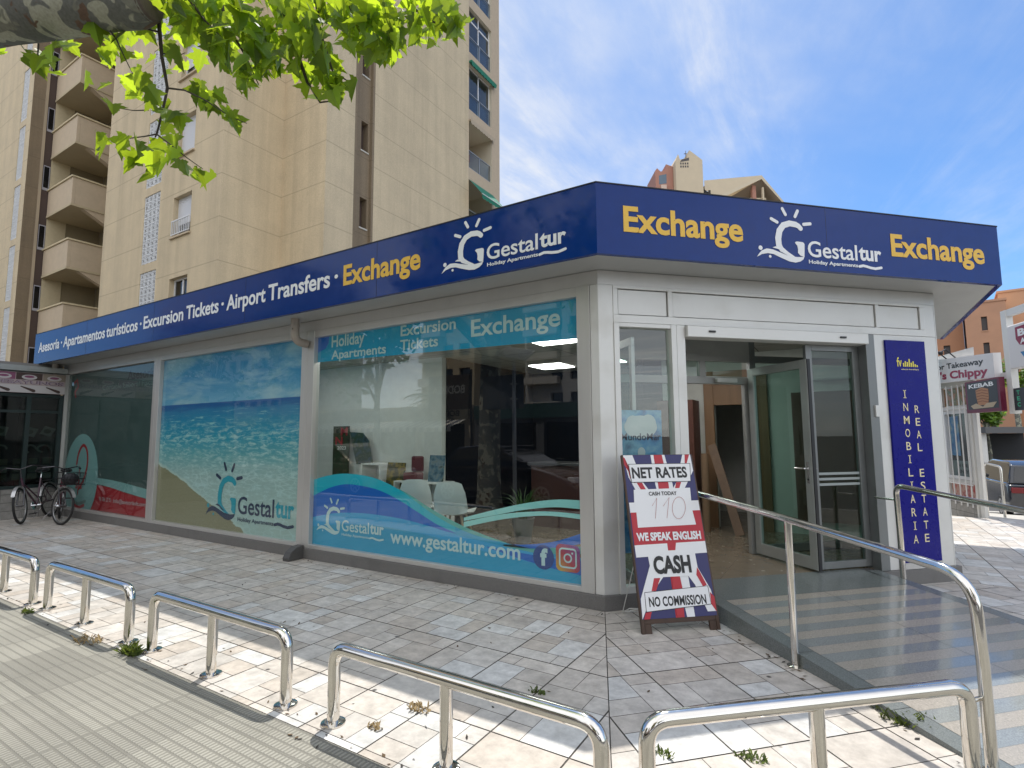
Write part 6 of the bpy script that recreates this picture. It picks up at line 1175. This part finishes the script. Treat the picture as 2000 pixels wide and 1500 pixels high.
def plane_tree():
    rng = random.Random(11); base = Vector((-4.75, -5.12, 0)); o = thing('plane_tree', 'mottled plane tree stretching a pruned limb and sunlit leaves over the pavement', 'tree', base)
    mb = MB(); mb.tube([base+Vector(v) for v in ((0, 0, -.1), (0, .02, .3), (.04, .05, 1.6), (.1, .1, 3.0), (.16, .12, 3.7), (.1, .0, 5.2), (0, -.2, 6.5))], [.34, .27, .24, .23, .22, .14, .07], 0, 20)
    mb.build('trunk', BARK, o, smooth=True)
    limb = [base+Vector((.12, .1, 3.45)), at(-420, 130, 4.6), at(-150, 60, 3.7), at(0, 28, 3.25), at(120, 18, 3.15), at(215, 8, 3.1), at(265, 2, 3.08), at(291, 0, 3.07)]
    mb = MB(); mb.tube(limb, [.22, .20, .175, .162, .15, .135, .14, .11], 0, 24); mb.build('limb', BARK, o, smooth=True)
    mb = MB(); e = limb[-1]; d = (limb[-1]-limb[-2]).normalized(); mb.tube([e-d*.01, e+d*.012, e+d*.02], [.115, .10, .04], 0, 20); mb.build('pruned_end', mat('old_cut_wood', (.11, .085, .07), .9, var=.3, vscale=20), o, smooth=True)
    up2 = at(480, -260, 3.6)
    mb = MB(); mb.tube([base+Vector((.1, .0, 5.0)), Vector((-3.0, -4.0, 5.6)), up2, at(700, -250, 3.5), at(900, -200, 3.4)], [.11, .09, .06, .04, .02], 0, 14); mb.build('limb', BARK, o, smooth=True)
    tw = MB(); L_ = MB()
    def twig(pts, r0=.011, r1=.004): tw.tube(pts, [r0+(r1-r0)*i/(len(pts)-1) for i in range(len(pts))], 0, 7)
    D = lambda px, py, d=3.2: at(px, py, d)
    twig([D(308, -60), D(309, 30), D(316, 110), D(327, 172), D(318, 215), D(306, 262), D(303, 268)], .013, .004); twig([D(327, 172), D(360, 176, 3.15), D(400, 195, 3.12), D(450, 228, 3.1), D(482, 241, 3.08)], .006, .002); twig([D(306, 262), D(285, 266, 3.25), D(240, 272, 3.3), D(215, 274, 3.3)], .005, .002); twig([D(306, 262), D(330, 280), D(365, 308, 3.15), D(396, 330, 3.1)], .005, .002)
    twig([D(290, 215, 3.25), D(262, 216, 3.28), D(235, 212, 3.3)], .004, .002); twig([D(309, 62), D(280, 55, 3.15), D(258, 42, 3.1)], .006, .004); twig([D(320, 105), D(350, 108), D(362, 103)], .004, .002); twig([D(75, 85, 3.15), D(74, 105, 3.15), D(78, 128, 3.15)], .005, .003)
    twig([D(215, 60, 3.1), D(228, 78, 3.15), D(240, 105, 3.2), D(262, 150, 3.25)], .006, .002)
    ends = [((520, -60), (560, 40), (600, 90), (640, 140)), ((610, -60), (625, 60), (650, 140), (690, 165)), ((740, -60), (742, 20), (755, 60), (762, 100)), ((780, -60), (800, 10), (840, 40), (890, 60)), ((420, -60), (440, 40), (480, 110), (505, 165)), ((580, 100), (600, 160), (625, 200), (668, 195)), ((350, -60), (370, 0), (400, 40), (430, 70)), ((660, -60), (690, 30), (715, 60), (730, 110))]
    for e in ends: dd = rng.uniform(3.0, 3.5); twig([D(x, y, dd) for x, y in e], .012, .003)
    def put(px, py, n, spread, dlo=2.95, dhi=3.6, s0=.095, s1=.16):
        for _ in range(int(n*1.6+.5) if n > 1 else n):
            a, r = rng.uniform(0, 6.28), spread*math.sqrt(rng.random()); pos = at(px+r*math.cos(a), py+r*math.sin(a)*.9, rng.uniform(dlo, dhi))
            tip = Vector((rng.uniform(-.8, .8), rng.uniform(-.8, .8), rng.uniform(-1.2, -.15))); nrm = Vector((rng.uniform(-.7, .7), rng.uniform(-.9, .4), rng.uniform(.2, 1)))
            sz = rng.uniform(s0, s1); leaf(L_, pos-tip.normalized()*sz*.5, tip, nrm, sz, rng.uniform(.05, .75), rng.uniform(0, .9))
    for c in ((350, 15, 10, 55), (430, 35, 16, 60), (480, 80, 13, 48), (505, 130, 9, 38), (480, 165, 3, 18), (560, 55, 18, 65), (605, 110, 14, 50), (642, 145, 7, 30), (655, 180, 3, 14), (590, 20, 14, 60), (680, 50, 14, 55), (722, 70, 12, 45), (765, 40, 12, 50), (762, 108, 4, 16), (740, 90, 7, 32), (820, 35, 11, 45), (868, 45, 8, 32), (790, 60, 6, 35), (840, 70, 4, 25), (530, 95, 9, 50), (400, 60, 6, 45), (882, 62, 3, 14), (610, 182, 2, 12), (690, 175, 1, 5), (520, 20, 14, 60), (700, 10, 14, 60), (400, 10, 9, 50), (440, 110, 5, 25)): put(c[0], c[1], c[2], c[3])
    for (x, y) in ((55, 98), (70, 120), (85, 130), (95, 98), (72, 142), (110, 88), (240, 108), (258, 145), (272, 160), (300, 190), (318, 205), (333, 228), (345, 235), (385, 190), (398, 200), (410, 208), (425, 215), (438, 226), (455, 240), (430, 188), (192, 285), (206, 290), (236, 278), (270, 285), (298, 292), (330, 275), (260, 322), (280, 345), (300, 322), (342, 312), (360, 332), (396, 345), (402, 358), (380, 342), (222, 212), (262, 312), (328, 302), (182, 66), (198, 80), (212, 112), (226, 72), (255, 62), (282, 62), (218, 98), (330, 110), (352, 118), (330, 70), (345, 40), (310, 205), (325, 250), (250, 285), (315, 330)):
        put(x, y, 1, 7, 3.05, 3.35, .10, .145)
    for _ in range(420):         # the crown above the picture
        pos = Vector((rng.uniform(-4.8, .6), rng.uniform(-4.6, -1.9), rng.uniform(4.75, 6.6))); tip = Vector((rng.uniform(-.8, .8), rng.uniform(-.8, .8), rng.uniform(-1, 0))); leaf(L_, pos, tip, Vector((rng.uniform(-.6, .6), rng.uniform(-.6, .6), 1)), rng.uniform(.13, .19), .3, .2)
    tw.build('twigs', TWIG, o, smooth=True); L_.build('leaves', LEAF, o)
plane_tree()
FAR_LEAF = leafmat('street_tree_leaf', (.05, .10, .02), (.12, .20, .02), .35); BRIGHT_LEAF = leafmat('fresh_leaf', (.13, .24, .035), (.30, .42, .04), .4)
def street_tree(label, loc, h, cr, n, lm, seed, group, cl=.3):
    rng = random.Random(seed); o = thing('street_tree', label, 'tree', loc, group); b = Vector(loc); mb = MB(); th = h-cr*1.1; mb.tube([b+Vector((0, 0, -.1)), b+Vector((.05, .03, th*.5)), b+Vector((-.05, .05, th)), b+Vector((.05, 0, th+cr*.8))], [h*.028, h*.022, h*.018, h*.006], 0, 12); lobes = []
    for k in range(9):
        a = k*2.4+rng.random(); e = b+Vector((math.cos(a)*cr*rng.uniform(.3, .75), math.sin(a)*cr*rng.uniform(.3, .75), th+cr*rng.uniform(.05, 1.3))); mb.tube([b+Vector((0, 0, th*rng.uniform(.75, 1))), (b+Vector((0, 0, th+.3))+e)/2, e], [h*.011, h*.007, .012], 0, 6); lobes.append((e, cr*rng.uniform(.32, .55)))
    mb.build('trunk', BARK, o, smooth=True); lb = MB()
    for _ in range(n):
        c, r = rng.choice(lobes); d = Vector((rng.gauss(0, 1), rng.gauss(0, 1), rng.gauss(0, .8))).normalized(); p = c+d*r*(rng.random()**.45); s = cl*rng.uniform(.6, 1.3); u = Vector((rng.gauss(0, 1), rng.gauss(0, 1), rng.gauss(0, .6))).normalized(); v = u.orthogonal().normalized()
        lb.add([p+u*s*.5, p+v*s*.35+u*s*.1, p-u*s*.2+v*s*.2, p-u*s*.5, p-v*s*.35-u*s*.05, p-v*s*.2+u*s*.3], [(0, 1, 2, 3, 4, 5)])
    lb.build('crown', lm, o); return o
street_tree('bright green street tree standing behind the dark blue car', tuple(at(1934, 900, 36).xy)+(-1.7,), 5.1, 1.15, 1100, BRIGHT_LEAF, 4, 'trees in the lane')
street_tree('bright green street tree half hidden by the small black sign', tuple(at(1996, 900, 42).xy)+(-1.7,), 8.6, 1.7, 1300, BRIGHT_LEAF, 8, 'trees in the lane')
street_tree('fresh green street tree behind the white van', tuple(at(2060, 900, 46).xy)+(-1.7,), 9.2, 2.4, 1100, BRIGHT_LEAF, 9, 'trees in the lane')

# ---- weeds in the joints ------------------------------------------------------------------
WEED = leafmat('weed_leaf', (.09, .13, .025), (.16, .20, .03), .4); DRY = mat('dry_weed', (.30, .22, .11), .9)
def weeds():
    G_ = 'weeds in the paving joints'
    for i, (x, y, r, n, h, m, lab) in enumerate(((-4.45, -2.66, .08, 60, .04, WEED, 'flat green weed tuft between the two farthest hoop rails'), (-3.16, -2.68, .16, 70, .045, DRY, 'dry grassy weed strip under the third farthest hoop rail'), (-2.60, -2.62, .10, 120, .085, WEED, 'tall leafy weed at the foot of the hoop rail by the beach print window'), (-.27, -2.15, .08, 45, .04, DRY, 'small straw coloured weed on the sunlit tiles inside the last straight hoop'),
        (-.34, -2.42, .06, 28, .03, DRY, 'tiny reddish dry weed nearest the pavement edge'), (1.03, -1.87, .07, 50, .03, WEED, 'yellow green weed beside the angled hoop rail post'), (1.42, -1.68, .08, 60, .03, WEED, 'spreading green weed under the angled hoop rail'), (2.02, -.80, .09, 110, .045, WEED, 'dark green weed clump along the ramp edge, upper one'), (2.10, -.90, .13, 130, .06, WEED, 'dark green weed clump along the ramp edge, lower one'), (.22, -1.63, .06, 40, .03, WEED, 'dark little weed in the shaded tiles near the mitred joint'))):
        rng = random.Random(20+i); o = thing('weed_tuft', lab, 'weed', (x, y, 0), G_); mb = MB()
        for _ in range(n):
            a = rng.uniform(0, 6.28); q = r*math.sqrt(rng.random()); b = Vector((x+q*math.cos(a), y+q*math.sin(a)*(.45 if i not in (7, 8) else .6), 0)); d = Vector((rng.gauss(0, 1), rng.gauss(0, 1), 0)).normalized(); l = h*rng.uniform(.4, 1.2); w = d.cross(Vector((0, 0, 1)))*rng.uniform(.004, .009); t = b+d*l*.7+Vector((0, 0, l*rng.uniform(.35, 1)))
            mid = (b+t)/2+Vector((0, 0, l*.15)); mb.add([b-w*.5, b+w*.5, mid+w, t, mid-w], [(0, 1, 2, 3, 4)])
        mb.build('blades', m, o)
weeds()
def litter():
    rng = random.Random(77); mb = MB(); g = []
    for _ in range(70): g.append((rng.uniform(-5.5, 1.0), -2.62+abs(rng.gauss(0, .06)) if rng.random() < .8 else -2.7))
    for _ in range(40): g.append((rng.uniform(-6, .4), -.05-abs(rng.gauss(0, .05))))
    for _ in range(45): p = w2(.76-abs(rng.gauss(0, .03)), -rng.uniform(.1, 2.7), 0); g.append((p.x, p.y))
    for _ in range(60): g.append((rng.uniform(-5, 1.4), rng.uniform(-2.55, -.2)))
    for x, y in g:
        a = rng.uniform(0, 6.28); l = rng.uniform(.008, .022); d = Vector((math.cos(a), math.sin(a), 0)); w = Vector((-d.y, d.x, 0))*l*rng.uniform(.25, .6); b = Vector((x, y, .003)); h = Vector((0, 0, rng.uniform(.001, .008)))
        mb.add([b-d*l, b-w+h*.5, b+d*l+h, b+w], [(0, 1, 2, 3)], rng.choice((0, 0, 1)))
    o = mb.build('leaf_litter', [mat('brown_litter', (.10, .065, .035), .9), mat('dark_litter', (.03, .025, .02), .9)], kind='stuff')
litter()

# ================================================================== ACROSS THE STREET (seen in the glass)
def across():
    mb = MB(); mb.box(-60, 40, -30, -12.3, -.19, 0); mb.build('far_pavement', mat('far_paving', (.34, .32, .29), .85, var=.12), kind='structure')
    def row(label, x0, x1, y, z1, wallm, sign_txt, sm, aw):
        o = thing('shop_building', label, 'building', ((x0+x1)/2, y-3, 0), 'low shops across the street'); M = rotz(math.pi, (x1, y, 0)); w = x1-x0; mb = MB(M); holes = [(a, min(a+2.6, w-.3), .4, 2.15) for a in [0.4+3.0*k for k in range(int((w-.6)/3.0))]]
        panel(mb, M, 0, w, 0, z1, holes, .25, bmi=1); mb.quad((0, 0, 0), (0, 0, z1), (0, 6, z1), (0, 6, 0)); mb.quad((w, 0, 0), (w, 6, 0), (w, 6, z1), (w, 0, z1)); mb.quad((0, 0, z1), (w, 0, z1), (w, 6, z1), (0, 6, z1)); mb.build('wall', [wallm, mat('shop_glass_dark', (.012, .014, .016), .1)], o)
        mb = MB(M); mb.box(.1, w-.1, -.12, -.001, 2.35, 2.95); f = mb.build('sign_band', sm, o)
        if sign_txt:
            mb = MB(M); k = int(w/5)
            for i in range(max(1, k)): mb.text(sign_txt, .6+i*5, 2.5+i*5, 2.5, .28, -.125, 0, .03)
            mb.build('lettering', BLACK, f)
        if aw:
            mb = MB(M); n = int((w-.4)/.22)
            for i in range(n): a = .2+i*.22; mb.quad((a, -1.3, 1.98), (a+.22, -1.3, 1.98), (a+.22, -.1, 2.33), (a, -.1, 2.33), i % 2); mb.quad((a, -1.301, 1.78), (a+.22, -1.301, 1.78), (a+.22, -1.301, 1.98), (a, -1.301, 1.98), i % 2)
            mb.build('striped_awning', [mat('awning_cream', (.55, .52, .45), .8), mat('awning_grey', (.09, .10, .12), .8)], o)
        return o
    row('low cream shop with striped awning and wine-shop band, reflected in the clear window', -26, -12.8, -15.5, 3.05, mat('far_cream', (.44, .37, .27), .85, var=.06), 'BODEGA', mat('bodega_band', (.16, .15, .12), .6), True)
    row('low dark shop with plain green band, reflected near the corner post', -12.7, -6, -15.6, 2.98, mat('far_dark', (.10, .10, .10), .8), '', mat('green_band', (.02, .06, .05), .6), False)
    row('low tan shop row facing the entrance across the street', -5.9, 22, -16, 3.3, mat('far_tan', (.36, .30, .22), .85, var=.06), '', mat('maroon_band', (.12, .02, .02), .6), True)
    row('low grey shop row facing the beach print window', -60, -26.2, -16, 3.6, mat('far_grey', (.32, .30, .27), .85, var=.06), '', mat('ochre_band', (.30, .22, .06), .6), False)
    def tower2(label, x0, x1, y, d, z1, m):
        o = thing('apartment_block', label, 'apartment building', ((x0+x1)/2, y-d/2, 0)); M = rotz(math.pi, (x1, y, 0)); w = x1-x0; mb = MB(M); holes = [(a, a+1.6, z, z+1.5) for a in [.6+2.6*k for k in range(int((w-1)/2.6))] for z in [2.2+3*k for k in range(int((z1-3)/3))]]
        panel(mb, M, 0, w, 0, z1, holes, .4, bmi=1); mb.quad((0, 0, 0), (0, 0, z1), (0, d, z1), (0, d, 0)); mb.quad((w, 0, 0), (w, d, 0), (w, d, z1), (w, 0, z1)); mb.quad((0, 0, z1), (w, 0, z1), (w, d, z1), (0, d, z1)); mb.build('wall', [m, mat('far_pane', (.05, .06, .07), .15)], o)
        mb = MB(M)
        for k in range(int((z1-3)/3)): mb.box(w*.55, w-.2, -1.0, -.002, 1.7+3*k, 2.6+3*k)
        mb.build('balcony', mat('far_balcony', (.55, .50, .42), .8), o); return o
    TAN = mat('far_ochre', (.46, .36, .22), .85, var=.05); GRY = mat('far_stone', (.42, .40, .36), .85, var=.05)
    tower2('slim ochre apartment block far across the street', -42.5, -34.5, -46, 12, 30, TAN); tower2('grey stone apartment block across the street', -31, -20, -52, 14, 24, GRY); tower2('tall tan block opposite the entrance face', 10, 26, -42, 14, 34, TAN); tower2('long pale block far to the west across the street', -95, -62, -40, 14, 26, GRY); tower2('mid-size pale block opposite the corner', -8, 4, -48, 12, 20, mat('far_pale', (.5, .45, .37), .85))
    car('black saloon parked at the kerb behind the photographer, mirrored in the clear window', BLK, (-5.35, -7.0, -.13), 0, 4.4, 1.78, 1.46, 'saloon'); car('champagne car parked at the kerb mirrored in the beach print window', BEIGE, (-11.3, -7.0, -.13), 0, 4.2, 1.75, 1.48, 'suv'); car('white van parked at the kerb across from the entrance', VANW, (6.2, -14.9+3.5, -.13), 0, 4.8, 1.9, 1.9, 'suv')
    for i, (x, y, h, c, lab) in enumerate(((-16.2, -12.9, 6.4, 2.3, 'leafy street tree across the road mirrored at the edge of the clear window'), (-21.5, -13.1, 6.8, 2.5, 'leafy street tree across the road mirrored in the beach print'), (-30, -13, 7, 2.6, 'leafy street tree across the road far along the row'), (-4.8, -13.2, 5.6, 1.9, 'small dark street tree across the road opposite the corner'), (5.5, -13.0, 6.5, 2.4, 'leafy street tree across the road opposite the entrance'), (11.5, -13.0, 6.8, 2.4, 'leafy street tree across the road east of the entrance'))): street_tree(lab, (x, y, 0), h, c, 1100, FAR_LEAF, 30+i, 'street trees across the road', .34)
    # palm
    b = Vector((-20.8, -22.5, 0)); o = thing('palm_tree', 'palm tree rising behind the low shops across the street', 'palm', b); mb = MB(); mb.tube([b, b+Vector((.1, 0, 1.6)), b+Vector((0, 0, 4.0))], [.28, .22, .2], 0, 14); mb.build('trunk', mat('palm_trunk', (.12, .09, .06), .9, var=.3), o, smooth=True); mb = MB(); rng = random.Random(9); t = b+Vector((0, 0, 4.0))
    for k in range(34):
        a = k*2.399; el = rng.uniform(-.1, 1.25); d = Vector((math.cos(a), math.sin(a), 0)); s = Vector((-d.y, d.x, 0)); l = rng.uniform(2.0, 2.7); p = [t+d*l*u*math.cos(el)+Vector((0, 0, l*(u*math.sin(el)-.55*u*u))) for u in [i/9 for i in range(10)]]
        for i in range(1, 9):
            for sg in (-1, 1):
                f = .5*math.sin(math.pi*(i/9)**.7)+.08; mb.add([p[i]-d*.03, p[i]+d*.05, p[i]+s*sg*f+d*.22-Vector((0, 0, .22*f))], [(0, 1, 2)])
        mb.tube(p, [.025]*9+[.005], 0, 4)
    mb.build('fronds', leafmat('palm_leaf', (.05, .08, .02), (.08, .12, .02), .25), o)
    # solar lamp post and the back of a road sign
    o = thing('solar_lamp_post', 'slim grey lamp post with tilted solar panel, mirrored in the clear window', 'lamp post', (-3.8, -4.62, 0)); GP = mat('galvanised_post', (.40, .41, .42), .45, .6); mb = MB(); mb.tube([(-3.8, -4.62, .002), (-3.8, -4.62, 3.15)], .04, 0, 14); mb.lathe([(.10, 0), (.10, .02), (.05, .05)], (-3.8, -4.62, 0.001), 0, 16); mb.build('pole', GP, o, smooth=True); T = Matrix.Translation((-3.75, -4.62, 3.25)) @ Matrix.Rotation(R(-28), 4, 'X') @ Matrix.Rotation(R(12), 4, 'Y'); mb = MB(T); mb.box(-.34, .34, -.25, .25, -.02, .02, 0); mb.box(-.31, .31, -.22, .22, .0201, .024, 1); mb.build('solar_panel', [GP, mat('solar_cells', (.012, .014, .05), .15)], o)
    o = thing('road_sign', 'rectangular road sign seen from behind on the lamp post', 'road sign', (-4.1, -4.70, 2.1)); mb = MB(); mb.box(-4.62, -3.62, -4.712, -4.68, 2.12, 2.82); mb.build('panel', mat('sign_back', (.10, .11, .115), .5, .4), o, bevel=.008); mb = MB(); mb.box(-3.86, -3.74, -4.679, -4.57, 2.3, 2.33); mb.box(-3.86, -3.74, -4.679, -4.57, 2.6, 2.63); mb.build('clamp', GP, o)
    o = thing('bodega_sign', 'dark projecting wine-shop sign on a post across the street', 'sign', (-12.4, -13.6, 0)); mb = MB(); mb.box(-13.7, -11.5, -13.66, -13.54, 2.7, 4.2); mb.build('panel', mat('dark_sign', (.05, .04, .035), .5), o); mb = MB(); mb.tube([(-11.42, -13.6, 0), (-11.42, -13.6, 4.4)], .05, 0, 10); mb.build('post', BLACK, o); mb = MB(rotz(math.pi, (-12.6, -13.53, 0))); mb.text('BODEGA', -.9, .9, 3.4, .35, -.002, 0, .03); mb.build('lettering', mat('bodega_letters', (.3, .3, .28), .5), o)
across()
